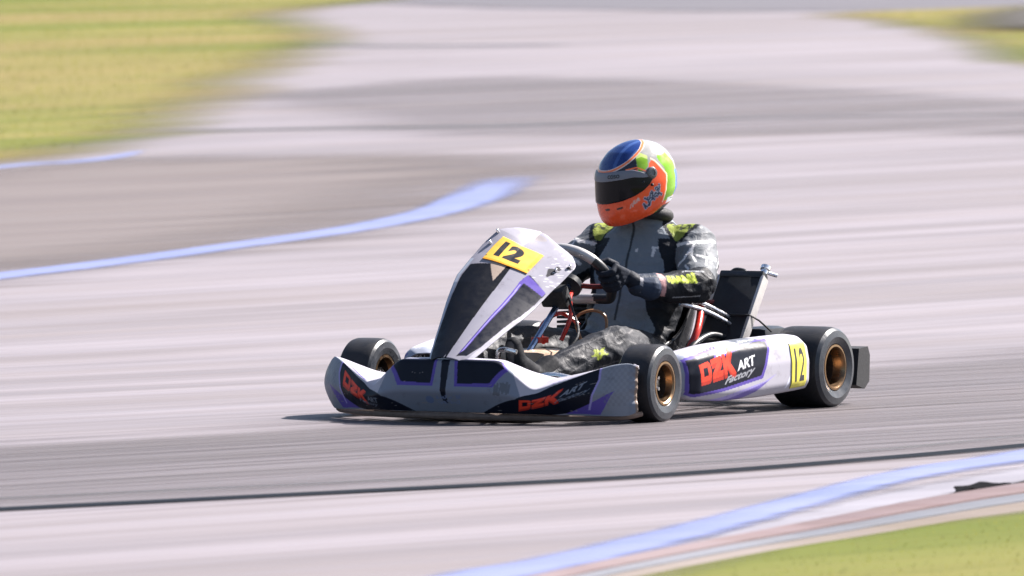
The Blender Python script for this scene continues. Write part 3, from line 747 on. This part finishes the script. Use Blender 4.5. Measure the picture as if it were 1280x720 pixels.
for s in (1, -1):
    b = MB(); an = np.array((1.11, .150 * s, .135)); heel = np.array((1.155, .140 * s, .085)); ball = np.array((1.205, .125 * s, .20)); toe = np.array((1.215, .120 * s, .255))
    b.ball_tube(an + (-.06, .012 * s, .03), an, .052, .050); b.ball_tube(an, heel, .046, .038); b.ball_tube(heel, ball, .038, .036); b.ball_tube(an, ball, .042, .034); b.ball_tube(ball, toe, .036, .028)
    m = remesh(b, .004, 3, 'boot'); c = np.array([v.co[:] for v in m.vertices])
    col = np.tile((.008, .009, .012), (len(c), 1)); col[c[:, 0] > 1.238] = (.05, .05, .055)
    col[(np.abs(c[:, 2] - .115) < .007)] = (.3, .3, .31)
    set_col(m, col); link('boot', m, M['glove'], drv)

# ---- helmet
HC = Vector((.180, 0, .774)); HR = (Matrix.Rotation(R(-27), 4, 'Z') @ Matrix.Rotation(R(12), 4, 'Y') @ Matrix.Rotation(R(0), 4, 'X'))
HZ = [-.152, -.135, -.10, -.06, 0, .05, .09, .12, .137, .1445, .146]
HZ = [z * .84 if z < 0 else z for z in HZ]
HX = [.018, .019, .018, .010, 0, -.003, -.006, -.008, -.008, -.008, -.008]
HA = [.112, .126, .135, .142, .143, .137, .117, .087, .052, .022, .0]
HB = [.098, .108, .117, .123, .126, .122, .105, .08, .048, .020, .0]
zz = np.linspace(-.152, .146, 200)
# arrange samples so the crown is dense enough
th_ = np.linspace(0, 1, 220); zz = -.1277 + .2737 * np.sin(th_ * math.pi / 2) ** 1.15
def prof_i(tab): return gsm(np.interp(zz, HZ, tab), 9, 0)
hx, ha, hb = prof_i(HX), prof_i(HA), prof_i(HB); ha[-1] = hb[-1] = 0.0003
def hring(i, lon):
    c_, s_ = np.cos(lon), np.sin(lon); e = 2 / 2.25
    xx = hx[i] + ha[i] * np.sign(c_) * np.abs(c_) ** e; yy = hb[i] * np.sign(s_) * np.abs(s_) ** e
    low = np.clip((-.034 - zz[i]) / .092, 0, 1)
    z_ = zz[i] + low * .045 * (1 - c_) / 2 + low * .0
    return np.stack([xx, yy, np.broadcast_to(z_, xx.shape)], -1)
lon = np.linspace(-math.pi, math.pi, 320, endpoint=False)
P = np.stack([hring(i, lon) for i in range(len(zz))], 1)         # lon, level
lo = np.degrees(np.arctan2(P[..., 1], P[..., 0])); la = np.degrees(np.arctan2(P[..., 2], np.hypot(P[..., 0], P[..., 1])))
n3 = P / np.linalg.norm(P, axis=-1)[..., None]
c = Canvas(-180, 180, -90, 90, .5, (.74, .085, .024))
al = np.abs
for s in (1, -1):
    k = lambda L: [(s * a, b_) for a, b_ in L]
    c.poly(k([(0, 20), (0, 90), (180, 90), (180, 8), (112, 30), (98, 35), (86, 31), (70, 28), (60, 26), (30, 24)]), (.02, .022, .03))     # black band
    c.poly(k([(63, 18), (63, 34), (68, 50), (74, 62), (80, 90), (180, 90), (180, -8), (100, -8), (90, 18)]), (.25, .25, .245))
    c.poly(k([(63, 21), (64, 42), (76, 44), (86, 38), (82, 28), (74, 23)]), (.17, .33, .02))
    c.poly(k([(64, 42), (76, 44), (86, 38), (88, 44), (76, 52), (68, 51)]), (.40, .48, .15))
    c.poly(k([(106, 36), (116, 46), (130, 42), (140, 20), (140, -24), (104, -32), (99, -24), (112, 6), (112, 16), (108, 26)]), (.15, .33, .015))
    c.poly(k([(80, 22), (86, 32), (93, 36), (98, 32), (104, 20), (112, 8), (106, -14), (98, -32), (80, -40), (76, 0)]), (.74, .085, .024))
    c.line(k([(93, 38), (99, 33), (105, 21), (113, 9), (107, -14), (99, -32)]), 2.2, (.85, .62, .45))
    c.poly(k([(136, 10), (180, 10), (180, -50), (128, -50), (133, -20)]), (.05, .12, .42))
    c.poly(k([(112, -28), (180, -26), (180, -36), (108, -36)]), (.62, .66, .72))
    c.poly(k([(30, -58), (70, -50), (100, -38), (180, -36), (180, -90), (0, -90), (0, -58)]), (.02, .022, .03))
    c.line(k([(44, 27), (62, 29), (78, 20), (90, 8)]), 2.0, (.85, .16, .05))
    c.line(k([(120, -30), (150, -33)]), 1.5, (.1, .11, .13))
# unreadable dark-blue scrawl with a pale outline, and a small silver signature, on the visible cheek
for col, w in (((.30, .36, .46), 4.2), ((.02, .03, .07), 2.2)):
    c.squiggle((66, -25), (30, 13), (-2, 9), col, 11, w, 21); c.squiggle((64, -34), (32, 13), (-2, 9), col, 12, w, 22)
c.squiggle((42, -26), (16, 6), (2, 7), (.55, .38, .33), 8, 1.1, 31)
for a in (4, 24): c.poly([(a, -24), (a + 9, -23.3), (a + 9, -21), (a, -21.7)], (.015, .012, .012))
col = c.sample(lo, la)
d = (.43 * P[..., 0] / .143 + .9 * P[..., 2] / .146)
ring_ = lambda a, b_: (d > a) & (d <= b_)
col[ring_(.735, .752)] = (.5, .42, .38); col[ring_(.752, .785)] = (.70, .16, .06); col[ring_(.785, .795)] = (.5, .42, .38)
blu = d > .795
col[blu] = (.006, .026, .13)
st = blu & ((np.abs(np.abs(P[..., 1]) - .035 - .12 * P[..., 0]) < .007)); col[st] = (.03, .07, .22)
st = blu & ((np.abs(np.abs(P[..., 1]) - .075 - .1 * P[..., 0]) < .003)); col[st] = (.035, .08, .24)
hm = grid_mesh('helmet', P, col, closed_u=True)
hel = link('helmet', hm, M['helmet'], drv); hel.matrix_local = Matrix.Translation(HC) @ HR; solid(hel, .006, -1)
hel['label'] = 'glossy full-face helmet, orange chin, blue crown, white and green back'
def hsurf(lo_d, la_d, k=1.0):
    """point of the shell at a longitude and latitude, pushed out by k"""
    L0 = R(lo_d); ring = np.array([hring(i, np.array([L0]))[0] for i in range(0, len(zz), 3)])
    a = np.degrees(np.arctan2(ring[:, 2], np.hypot(ring[:, 0], ring[:, 1])))
    return np.array([np.interp(la_d, a, ring[:, q]) for q in range(3)]) * k
def hpatch(name, lons, lat0, lat1, k, mat, thick, parent, nv=26):
    P = np.array([[hsurf(l_, a0 + (a1 - a0) * t, k) for t in np.linspace(0, 1, nv)] for l_, a0, a1 in zip(lons, lat0, lat1)])
    o = link(name, grid_mesh(name, P), mat, parent); solid(o, thick, -1); return o
Lv = np.linspace(-86, 86, 90)
v0 = np.interp(np.abs(Lv), [0, 40, 60, 72, 80, 86], [-16, -14, -10.5, -6, 0, 8]); v1 = np.interp(np.abs(Lv), [0, 40, 58, 70, 80, 86], [25, 26, 25.5, 21, 17, 14])
vis = hpatch('visor', Lv, v0, v1, 1.028, M['visor'], .003, hel)
Ls = np.linspace(-84, 84, 90)
w0 = np.interp(np.abs(Ls), [0, 40, 58, 72, 84], [12.5, 14, 15, 12.6, 11.2]); w1 = np.interp(np.abs(Ls), [0, 40, 58, 70, 80, 84], [25.3, 26.3, 25.8, 21.3, 16, 12.6])
stp = hpatch('visor_strip', Ls, w0, w1, 1.036, M['strip'], .001, hel, 12)
# small dark word on the strip
tr, w = glyphs('coso', .01)
vs = []; fs = []
for t in tr:
    b0 = len(vs)
    for q in t: vs.append(tuple(hsurf(14 + q[0] / w * 22, 16.5 + q[1] * 5 - 0, 1.0385)))
    fs.append((b0, b0 + 1, b0 + 2))
mm = bpy.data.meshes.new('strip_lettering'); mm.from_pydata(vs, [], fs); o = link('strip_lettering', mm, M['blackm'], hel, False); solid(o, .0006, 0)
for s in (1, -1):
    p0 = hsurf(86 * s, 17, 1.0); nrm = np.array((0.0, s, .12)); nrm /= np.linalg.norm(nrm)
    T = Vector(nrm).to_track_quat('Z', 'Y').to_matrix(); pv = MB()
    bb = MB().lathe([(0, 0), (.021, 0), (.021, .005), (.017, .009), (.011, .010), (.010, .007), (0, .007)], 28, 'z')
    pv.add([tuple(np.array(T @ Vector(v)) + p0 - nrm * .002) for v in bb.v], bb.f); pv.build('visor_pivot', M['pivot'], hel)
    for (l_, a_) in ((72, 6), (84, -1)):
        p0 = hsurf(l_ * s, a_, 1.03); MB().ball_tube(p0 * .99, p0 * 1.012, .0055, .0045, 10).build('visor_screw', M['black'], hel)
# spoiler lip at the back and neck roll
nr = MB(); q = [(.145 + .085 * math.cos(a), .09 * math.sin(a), .662 + .012 * math.cos(a)) for a in np.linspace(0, 6.283, 20, endpoint=False)]
nr.tube(q, .022, 12, closed=True, sub=3).build('neck_brace', M['blackm'], drv)

# ================================================================== SETTING
GK = .515                                        # overall darkness of the sun-bleached ground
SD = math.atan2(.28, -.96)                      # direction of travel along the straight
def streak_mat(name, lo, hi, dark, alpha=False, firm=0, across=9, along=.22, grain=.35, rough=(.55, .8), tint=None, spec=.3):
    m, t, B, N, L = nt(name)
    lo, hi, dark = (tuple(x * GK for x in c) for c in (lo, hi, dark)); tint = tint and tuple(x * GK for x in tint)
    a = tex(N, L, 1, 5, .6, mapscale=(along, across, 1), rotz=-SD)
    b_ = tex(N, L, 1, 4, .6, mapscale=(along * .5, across * .22, 1), rotz=-SD)
    c_ = tex(N, L, 1, 6, .7, mapscale=(along * 4, across * 9, 1), rotz=-SD)
    col = mixrgb(N, L, ramp(N, L, b_, [(.40, 0.), (.60, 1.)]), lo, hi)
    col = mixrgb(N, L, ramp(N, L, a, [(.48, 0.), (.78, .42)]), col, dark)
    if tint: col = mixrgb(N, L, ramp(N, L, tex(N, L, 1, 3, .5, mapscale=(along * .6, across * .13, 1), rotz=-SD), [(.45, 0.), (.7, .8)]), col, tint)
    col = mixrgb(N, L, grain, col, mixrgb(N, L, ramp(N, L, c_, [(.3, .55), (.7, 1.35)]), (0, 0, 0), col, 'MULTIPLY') if False else mixrgb(N, L, 1.0, col, ramp(N, L, c_, [(.3, .6), (.7, 1.)]), 'MULTIPLY'))
    L.new(col, B.inputs['Base Color'])
    L.new(ramp(N, L, a, [(.3, rough[0]), (.7, rough[1])]), B.inputs['Roughness'])
    B.inputs['Specular IOR Level'].default_value = spec
    bump(N, L, B, tex(N, L, 140, 4, .7), .12, .003)
    if alpha:
        at = N.new('ShaderNodeAttribute'); at.attribute_name = 'cover'
        ad = N.new('ShaderNodeMath'); ad.operation = 'MULTIPLY_ADD'; ad.inputs[1].default_value = .9 - firm * .6
        L.new(ramp(N, L, a, [(.25, -0.), (.75, 1.)]), ad.inputs[0])
        sb = N.new('ShaderNodeMath'); sb.operation = 'MULTIPLY_ADD'; sb.inputs[1].default_value = 2.0; sb.inputs[2].default_value = -.95 + firm * .5
        L.new(at.outputs['Fac'], sb.inputs[0]); L.new(sb.outputs[0], ad.inputs[2])
        cl = N.new('ShaderNodeClamp'); L.new(ad.outputs[0], cl.inputs[0]); L.new(cl.outputs[0], B.inputs['Alpha'])
    return m
ASPH = streak_mat('worn_pale_asphalt', (.228, .204, .224), (.33, .298, .33), (.135, .12, .138), tint=(.235, .20, .20))
APRON = streak_mat('dusty_brown_apron', (.175, .143, .138), (.205, .172, .166), (.135, .114, .116), True)
GRASSM = streak_mat('dry_mown_turf', (.145, .18, .027), (.285, .25, .08), (.095, .125, .022), True, across=2.2, along=.12, grain=.4, rough=(.8, .95), tint=(.33, .235, .11), spec=.1)
BLUE = streak_mat('blue_track_paint', (.20, .242, .47), (.25, .29, .53), (.21, .23, .38), True, .55, rough=(.5, .7))
WHITEP = streak_mat('white_track_paint', (.30, .285, .33), (.37, .355, .41), (.22, .205, .235), True, .0, rough=(.5, .7))
REDK = streak_mat('faded_red_kerb_paint', (.20, .125, .125), (.27, .20, .205), (.15, .105, .10), rough=(.5, .75))
CONC = streak_mat('grey_kerb_concrete', (.17, .18, .21), (.22, .23, .27), (.13, .13, .15))
PINK = streak_mat('pinkish_dusty_concrete', (.20, .155, .12), (.26, .215, .195), (.15, .13, .09))
LANE = streak_mat('rubbered_in_asphalt', (.165, .148, .16), (.21, .188, .205), (.115, .103, .115), True)
RUBBER = streak_mat('black_rubber_mark', (.012, .018, .028), (.02, .026, .038), (.01, .014, .02), True, 1, across=2, along=.15, spec=.05)
RUBBER2 = streak_mat('faint_rubber_mark', (.07, .075, .088), (.10, .098, .112), (.06, .062, .075), True, 1, across=2, along=.15)
DARKP = streak_mat('dark_brown_patch', (.05, .042, .03), (.075, .06, .045), (.03, .028, .022), True)
GREYB = streak_mat('dark_grey_service_road', (.14, .13, .15), (.165, .155, .178), (.11, .105, .12), True)

E1 = np.array((math.cos(SD), math.sin(SD))); E2 = np.array((-math.sin(SD), math.cos(SD)))
def pip(P, Q):
    ins = np.zeros(len(P), bool); j = len(Q) - 1
    for i in range(len(Q)):
        xi, yi = Q[i]; xj, yj = Q[j]
        if yi != yj: ins ^= ((yi > P[:, 1]) != (yj > P[:, 1])) & (P[:, 0] < (xj - xi) * (P[:, 1] - yi) / (yj - yi) + xi)
        j = i
    return ins
def pdist(P, Q, closed=True):
    d = np.full(len(P), 1e9)
    for i in range(len(Q) if closed else len(Q) - 1):
        a = np.array(Q[i]); c_ = np.array(Q[(i + 1) % len(Q)]); v = c_ - a
        t = np.clip(((P - a) @ v) / (v @ v + 1e-12), 0, 1); d = np.minimum(d, np.linalg.norm(P - a - t[:, None] * v, axis=1))
    return d
def land(x, y):
    """the land climbs gently away behind the track"""
    d = np.clip(-(np.asarray(x) - .5) * .8583 - np.asarray(y) * .5131 - 3, 0, 170); return .028 * d * d / (d + 5)
def soft_sheet(name, poly, soft, zlev, mat, cell, stretch=5., cap=1.):
    """a ground covering whose ragged edge thins out; edges are drawn out along the direction of travel"""
    Q = np.array(poly, float); q2 = np.stack([Q @ E1 / stretch, Q @ E2], 1)
    mn = q2.min(0) - soft; mx = q2.max(0) + soft
    a = np.arange(mn[0], mx[0] + cell, cell); b_ = np.arange(mn[1], mx[1] + cell, cell)
    A, B_ = np.meshgrid(a, b_, indexing='ij'); p = np.stack([A.ravel(), B_.ravel()], 1)
    d = pdist(p, q2) * np.where(pip(p, q2), 1, -1); cov = np.clip(.5 + d / (2 * soft), 0, cap)
    w = p[:, :1] * stretch * E1 + p[:, 1:] * E2
    idx = np.arange(len(p)).reshape(A.shape); f = np.stack([idx[:-1, :-1], idx[1:, :-1], idx[1:, 1:], idx[:-1, 1:]], -1).reshape(-1, 4)
    f = f[cov[f].max(1) > .02]
    used = np.unique(f); rm = -np.ones(len(p), int); rm[used] = np.arange(len(used))
    me = bpy.data.meshes.new(name); me.from_pydata(np.c_[w[used], land(w[used][:, 0], w[used][:, 1]) + .0006 + (zlev - .0006) * np.clip(cov[used] * 2.5, 0, 1)].tolist(), [], rm[f].tolist())
    at = me.attributes.new('cover', 'FLOAT', 'POINT'); at.data.foreach_set('value', cov[used].astype(np.float32))
    n = me.polygons[0].normal.z if len(me.polygons) else 1
    if n < 0: me.flip_normals()
    return link(name, me, mat, None, False)
def band(name, path, width, zlev, mat, soft=.4, sub=14, cap=1., ends=8):
    """a painted or rubbed line along a path; width may vary"""
    p = np.array(path, float); K = len(p); q = []
    for i in range(K - 1):
        g = lambda j: p[min(max(j, 0), K - 1)]
        for t in np.linspace(0, 1, sub, endpoint=False):
            q.append(.5 * (2 * g(i) + (g(i + 1) - g(i - 1)) * t + (2 * g(i - 1) - 5 * g(i) + 4 * g(i + 1) - g(i + 2)) * t * t + (-g(i - 1) + 3 * g(i) - 3 * g(i + 1) + g(i + 2)) * t ** 3))
    q.append(p[-1]); q = np.array(q); n = len(q)
    w = np.interp(np.linspace(0, 1, n), np.linspace(0, 1, len(width)), width)
    d = np.gradient(q, axis=0); d /= np.linalg.norm(d, axis=1)[:, None]; s_ = np.stack([-d[:, 1], d[:, 0]], 1)
    off = np.array([-.5, -.5 + soft * .5, 0, .5 - soft * .5, .5]); cv_ = np.array([0, 1, 1, 1, 0]) * cap
    V_ = []
    for o_, c_ in zip(off, cv_):          # edges come down to the ground
        xy = q + s_ * (o_ * w)[:, None]; V_.append(np.c_[xy, land(xy[:, 0], xy[:, 1]) + (zlev if c_ else .0008)])
    V_ = np.concatenate(V_)
    fade = np.clip(np.minimum(np.arange(n), np.arange(n)[::-1]) / ends, 0, 1)
    cov = np.concatenate([c_ * fade for c_ in cv_])
    f = [(k * n + i, k * n + i + 1, (k + 1) * n + i + 1, (k + 1) * n + i) for k in range(4) for i in range(n - 1)]
    me = bpy.data.meshes.new(name); me.from_pydata(V_.tolist(), [], f)
    at = me.attributes.new('cover', 'FLOAT', 'POINT'); at.data.foreach_set('value', cov.astype(np.float32))
    if me.polygons[0].normal.z < 0: me.flip_normals()
    return link(name, me, mat, None, False)
gx = np.r_[-400, -300, -220, np.arange(-180, -62, 2.), np.arange(-62, 12, .5), 16, 30, 80, 200, 400]; gy = np.r_[-400, -300, -220, np.arange(-140, -42, 2.), np.arange(-42, 10, .5), 16, 30, 80, 200, 400]
GX, GY = np.meshgrid(gx, gy, indexing='ij')
gm = grid_mesh('ground', np.stack([GX, GY, land(GX, GY)], -1))
tag(link('ground', gm, ASPH), 'pale worn asphalt of the race track with long rubber streaks', 'asphalt', kind='structure')
ST = dict(kind='structure')
tag(soft_sheet('apron', [(-15.2, -13.6), (-17.1, -13.75), (-17.4, -13.06), (-18.2, -12.66), (-18.1, -11.67), (-17.2, -10.65), (-16.5, -10.5), (-14.2, -9.5), (-10.84, -8.28), (-8.83, -7.97), (-7.15, -7.79), (-3, -7), (4, -6), (2, -9), (-6, -12)], .7, .004, APRON, .08, 4),
    'brownish dusty infield apron beside the blue line', 'asphalt', **ST)
tag(soft_sheet('racing_line', [(9, -1.9), (4.28, -.41), (3.22, -.56), (2.02, -.13), (-.39, -.32), (-3.37, -.3), (-9, -.1), (-9, 1.6), (-4.7, 1.75), (.31, 2.21), (1.46, 2.14), (3.34, 1.83), (4.4, 1.37), (5.33, .91), (9, -.4)], .8, .004, LANE, .06, 3, .5),
    'greyer rubbered-in racing line under the kart', 'asphalt', **ST)
tag(soft_sheet('racing_line', [(-30.2, -19), (-29.5, -16.3), (-27, -12.3), (-26, -9), (-23, -9), (-23.9, -10.7), (-22.4, -12.3), (-21.8, -13.6), (-24.5, -15.8), (-27, -18.5)], 1.2, .004, LANE, .1, 2, .42),
    'darker rubbered-in band across the far part of the track', 'asphalt', **ST)
tag(soft_sheet('service_road', [(-47.5, -33), (-50.5, -32.4), (-49.4, -30.2), (-49.2, -27.4), (-50.5, -24.2), (-58, -16), (-80, -20), (-80, -40), (-60, -50), (-49, -36)], .35, .004, GREYB, .12, 2), 'dark grey road crossing the far edge of the track', 'road', **ST)
GR1 = [(-15.9, -14.2), (-16.9, -14.3), (-18.47, -14.9), (-21.23, -16.3), (-25, -18.4), (-28.6, -20.4), (-31.9, -22.2), (-38.7, -26.1), (-41, -27.4), (-45.1, -30.7), (-48.6, -32.45), (-52, -33.5), (-64, -40), (-66, -60), (-48, -52), (-24, -30), (-8, -18), (-10, -13)]
GR2 = [(-48.4, -25.5), (-49.7, -25.6), (-52.4, -25.1), (-58, -22), (-45, -10), (-30, -10), (-35.5, -16.5), (-40.3, -19.4), (-43.5, -21.5), (-46.5, -23.8)]
GR3 = [(9.5, 4.5), (8, 4.05), (6.79, 3.84), (5.98, 3.72), (5.59, 3.70), (4.86, 3.66), (4.5, 3.69), (3.2, 3.66), (1, 3.6), (-3, 3.5), (-3, 8), (10, 8)]
def turf(name, poly, soft, cell, stretch, label, blades, hgt):
    o = soft_sheet(name, poly, soft, .008, GRASSM, cell, stretch)
    tag(o, label, 'grass', kind='stuff')
    # short mown blades standing in the turf, in one child mesh
    Q = np.array(poly); mn, mx = Q.min(0), Q.max(0); V_ = []; F_ = []
    P_ = rng.uniform(mn, mx, (blades * 3, 2)); P_ = P_[pip(P_, Q)][:blades]
    d_ = pdist(P_, Q); P_ = P_[d_ > rng.uniform(0, soft * 2.2, len(P_))]
    n = len(P_); h = hgt * rng.uniform(.4, 1.2, n); a = rng.uniform(0, 6.283, n); l_ = rng.normal(0, .45, (n, 2)) * h[:, None]; w = hgt * .16
    c_, s_ = np.cos(a) * w, np.sin(a) * w
    V_ = np.empty((n, 3, 3)); zg = land(P_[:, 0], P_[:, 1]); V_[:, 0] = np.c_[P_[:, 0] - c_, P_[:, 1] - s_, zg + .004]; V_[:, 1] = np.c_[P_[:, 0] + c_, P_[:, 1] + s_, zg + .004]
    V_[:, 2] = np.c_[P_ + l_, zg + h]
    me = bpy.data.meshes.new(name + '_blades'); me.from_pydata(V_.reshape(-1, 3).tolist(), [], np.arange(n * 3).reshape(n, 3).tolist())
    b_ = link('grass_blades', me, BLADE, o, False); b_['kind'] = 'stuff'
def mk_blade():
    m, t, B, N, L = nt('grass_blade')
    f = tex(N, L, 1, 5, .6, mapscale=(.12, 2.2, 1), rotz=-SD)
    g = N.new('ShaderNodeCombineXYZ'); g.inputs[2].default_value = 1; L.new(g.outputs[0], B.inputs['Normal'])
    L.new(mixrgb(N, L, ramp(N, L, f, [(.35, 0.), (.65, 1.)]), (.075, .10, .013), (.16, .14, .04)), B.inputs['Base Color'])
    B.inputs['Roughness'].default_value = .7; B.inputs['Specular IOR Level'].default_value = .15
    tr_ = N.new('ShaderNodeBsdfTranslucent'); tr_.inputs[0].default_value = (.14, .155, .016, 1)
    mx = N.new('ShaderNodeMixShader'); mx.inputs[0].default_value = .35
    L.new(B.outputs[0], mx.inputs[1]); L.new(tr_.outputs[0], mx.inputs[2]); L.new(mx.outputs[0], N['Material Output'].inputs[0])
    return m
BLADE = mk_blade()
turf('infield_grass', GR1, .38, .16, 4, 'yellow-green mown infield grass beyond the brown apron', 90000, .03)
turf('far_grass', GR2, .4, .14, 3, 'wedge of yellow-green grass beyond the far side of the track', 40000, .03)
turf('verge_grass', GR3, .12, .035, 4, 'dry yellow-green grass verge behind the red and grey kerb', 60000, .014)
tag(soft_sheet('dark_patch', [(-48.2, -23.5), (-51.2, -24.5), (-56, -21), (-50, -17), (-43.8, -20.8), (-44.2, -21.4)], .6, .05, DARKP, .15, 2), 'dark brown patch in the far grass wedge', 'dark_patch', **ST)  # dark brown soft-edged sheet over the far grass
mid = [(-16.6, -10.25), (-15.95, -10.15), (-14.35, -9.4), (-12.6, -8.65), (-10.95, -8.15), (-9.45, -7.87), (-8.4, -7.68), (-7.45, -7.53), (-6.6, -7.42), (-3, -6.9), (4, -6), (9, -5)]
tag(band('track_line', mid, [.6, .72, .60, .46, .42, .40, .40, .42, .42, .34, .34, .34], .008, BLUE, .8, ends=34), 'pale blue painted line round the inside of the corner', 'painted line', **ST)
tag(band('track_line', [(-18.2, -14.3), (-17.2, -13.95), (-16.6, -13.86), (-16, -13.9), (-13, -13.4), (-8, -12.4)], [.08, .16, .16, .16, .16], .008, BLUE, .3), 'thin pale blue line along the edge of the infield grass', 'painted line', **ST)
tag(band('track_line', [(10, 4.0), (8, 3.7), (6.98, 3.50), (6.4, 3.41), (5.3, 3.15), (4.03, 2.82), (3.0, 2.58), (2.15, 2.50), (0, 2.25), (-4, 1.8)], [.36, .36, .36, .32, .27, .27, .36, .42, .42], .008, BLUE, .9), 'broad pale blue line on the near edge of the track', 'painted line', **ST)
tag(band('track_edge_line', [(10, 4.15), (8, 3.85), (6.9, 3.66), (6.2, 3.54), (5.25, 3.31), (4.4, 3.13), (3.6, 2.98), (2.4, 2.85), (0, 2.6), (-4, 2.2)], [.14, .14, .14, .16, .28, .38, .46, .5, .5], .004, WHITEP, .9), 'worn white line between the blue line and the red kerb', 'painted line', **ST)
mk = [(9, -.5), (7.2, .38), (5.61, 1.10), (4.83, 1.44), (4.02, 1.79), (3.57, 1.96), (2.86, 2.11), (1.69, 2.26), (0, 2.35), (-4, 2.3)]
tag(band('tyre_mark', mk, [.13, .13, .125, .12, .12, .12, .13, .14], .008, RUBBER, .7), 'long dark rubber mark curving along the near track', 'tyre mark', **ST)
tag(band('tyre_mark', [(9, -.8), (7, .12), (5.25, .87), (4.28, 1.31), (3.45, 1.62), (2.51, 1.92), (1.18, 2.03), (-2, 2.1)], [.06, .06, .05, .05], .008, RUBBER2, .9, cap=.5), 'fainter thin rubber mark beside the long dark one', 'tyre mark', **ST)
tag(band('tar_seam', [(-19, -17.2), (-20.62, -16.04), (-21.17, -15.49), (-21.87, -14.94), (-22.68, -14.17), (-23.67, -13.68), (-24.77, -12.97), (-25.98, -11.75), (-28, -10)], [.10, .2, .35, .5, .3, .18, .18, .18], .008, RUBBER2, .7), 'dark tar seam across the middle of the track', 'seam', **ST)
tag(band('tar_seam', [(-37, -27), (-37.1, -26.2), (-37.1, -24.9), (-37.8, -23.9), (-38.5, -22.8)], [.2, .8, .7, .2], .008, RUBBER2, .7), 'short dark tar seam near the tip of the infield grass', 'seam', **ST)
# kerb: sloping red face, grey concrete top, dusty pink back edge down to the grass
kp = np.array([(10, 4.35), (8, 3.95), (6.85, 3.73), (6.04, 3.60), (5.55, 3.54), (4.77, 3.40), (4.18, 3.31), (3.6, 3.29), (2, 3.22), (-3, 2.9)])
kx = np.linspace(10, -3, 140); ky = np.interp(kx, kp[::-1, 0], kp[::-1, 1]); ky = gsm(ky, 8, 0)
def kerb_strip(name, prof_, mat, label):
    rings = []
    for a, b_ in zip(kx, ky):
        g = np.interp(a, [3.0, 4.6, 6, 7], [1.1, .75, .42, .35])
        rings.append([(a, b_ + o_ * g, z_) for o_, z_ in prof_] + [(a, b_ + prof_[-1][0] * g, -.05), (a, b_ + prof_[0][0] * g, -.05)])
    tag(MB().rings(rings).build(name, mat, None), label, 'kerb', **ST)
kerb_strip('kerb', [(0, .004), (.006, .034), (.02, .038), (.14, .030)], REDK, 'faded red painted kerb on the near edge of the track')
kerb_strip('kerb_top', [(.142, .024), (.15, .026), (.245, .020)], CONC, 'smooth grey concrete strip behind the red kerb')
kerb_strip('kerb_back', [(.246, .016), (.30, .012), (.38, .004)], PINK, 'dusty pink concrete edge between the kerb and the grass')
# torn strip of tyre rubber lying on the white line by the kerb
g = random.Random(2); rr_ = []
for k in range(44):
    t = k / 43; cx_ = 3.98 - .62 * t; cy_ = 3.185 - .03 * math.sin(t * 3.2) + .012 * math.sin(t * 17); w_ = (.004 + .05 * math.sin(math.pi * t) ** 1.3); h_ = .007 + .012 * abs(math.sin(t * 4.1))
    rr_.append([(cx_ + .1 * w_ * math.cos(q), cy_ + w_ * math.cos(q), .006 + h_ * (1 + math.sin(q)) * .5 + .010 * abs(math.cos(q)) * math.sin(t * 9) ** 2) for q in np.linspace(0, 6.283, 14, endpoint=False)])
tag(MB().rings(rr_).build('rubber_scrap', M['scrap']), 'flat torn strip of black tyre rubber lying against the red kerb', 'debris')

# ================================================================== LIGHT, SKY, CAMERA
SUN_EL, SUN_AZ = R(45), math.atan2(.5, -.85)          # sun stands behind the kart
w = bpy.data.worlds.new('World'); S.world = w; w.use_nodes = True
bg = w.node_tree.nodes['Background']; sk = w.node_tree.nodes.new('ShaderNodeTexSky'); sk.sky_type = 'NISHITA'; sk.sun_disc = False
sk.sun_elevation = SUN_EL; sk.sun_rotation = math.pi / 2 - SUN_AZ; sk.dust_density = 2.0; sk.air_density = 1.0
w.node_tree.links.new(sk.outputs[0], bg.inputs[0]); bg.inputs[1].default_value = .05
sd = Vector((math.cos(SUN_AZ) * math.cos(SUN_EL), math.sin(SUN_AZ) * math.cos(SUN_EL), math.sin(SUN_EL)))
ld = bpy.data.lights.new('sun', 'SUN'); ld.energy = 5.0; ld.angle = R(.55); ld.color = (1, .93, .88)
lo_ = bpy.data.objects.new('sun', ld); COL.objects.link(lo_); lo_.rotation_euler = sd.to_track_quat('Z', 'Y').to_euler(); lo_.location = (0, 0, 20)
az, pit, roll, f_ = 0.53878188, 0.03744745, -0.00393911, 9141.844
look = Vector((-math.cos(az) * math.cos(pit), -math.sin(az) * math.cos(pit), -math.sin(pit)))
right = look.cross(Vector((0, 0, 1))).normalized(); up = right.cross(look)
r2 = right * math.cos(roll) + up * math.sin(roll); u2 = -right * math.sin(roll) + up * math.cos(roll)
cd = bpy.data.cameras.new('camera'); cam = bpy.data.objects.new('camera', cd); COL.objects.link(cam)
mw = Matrix((r2, u2, -look)).transposed().to_4x4(); mw.translation = Vector((22.08015766, 12.58790871, 1.35579213)); cam.matrix_world = mw
cd.sensor_width = 36; cd.lens = f_ * 36 / 1280; cd.clip_start = .5; cd.clip_end = 1500
cd.dof.use_dof = True; cd.dof.focus_distance = 25.0; cd.dof.aperture_fstop = 6.3
S.camera = cam
S.view_settings.view_transform = 'Standard'; S.view_settings.look = 'None'; S.view_settings.gamma = 1; S.view_settings.exposure = 1.93
S.view_settings.use_curve_mapping = False
S.cycles.max_bounces = 8; S.cycles.transparent_max_bounces = 16
try: S.cycles.use_denoising = True
except Exception: pass
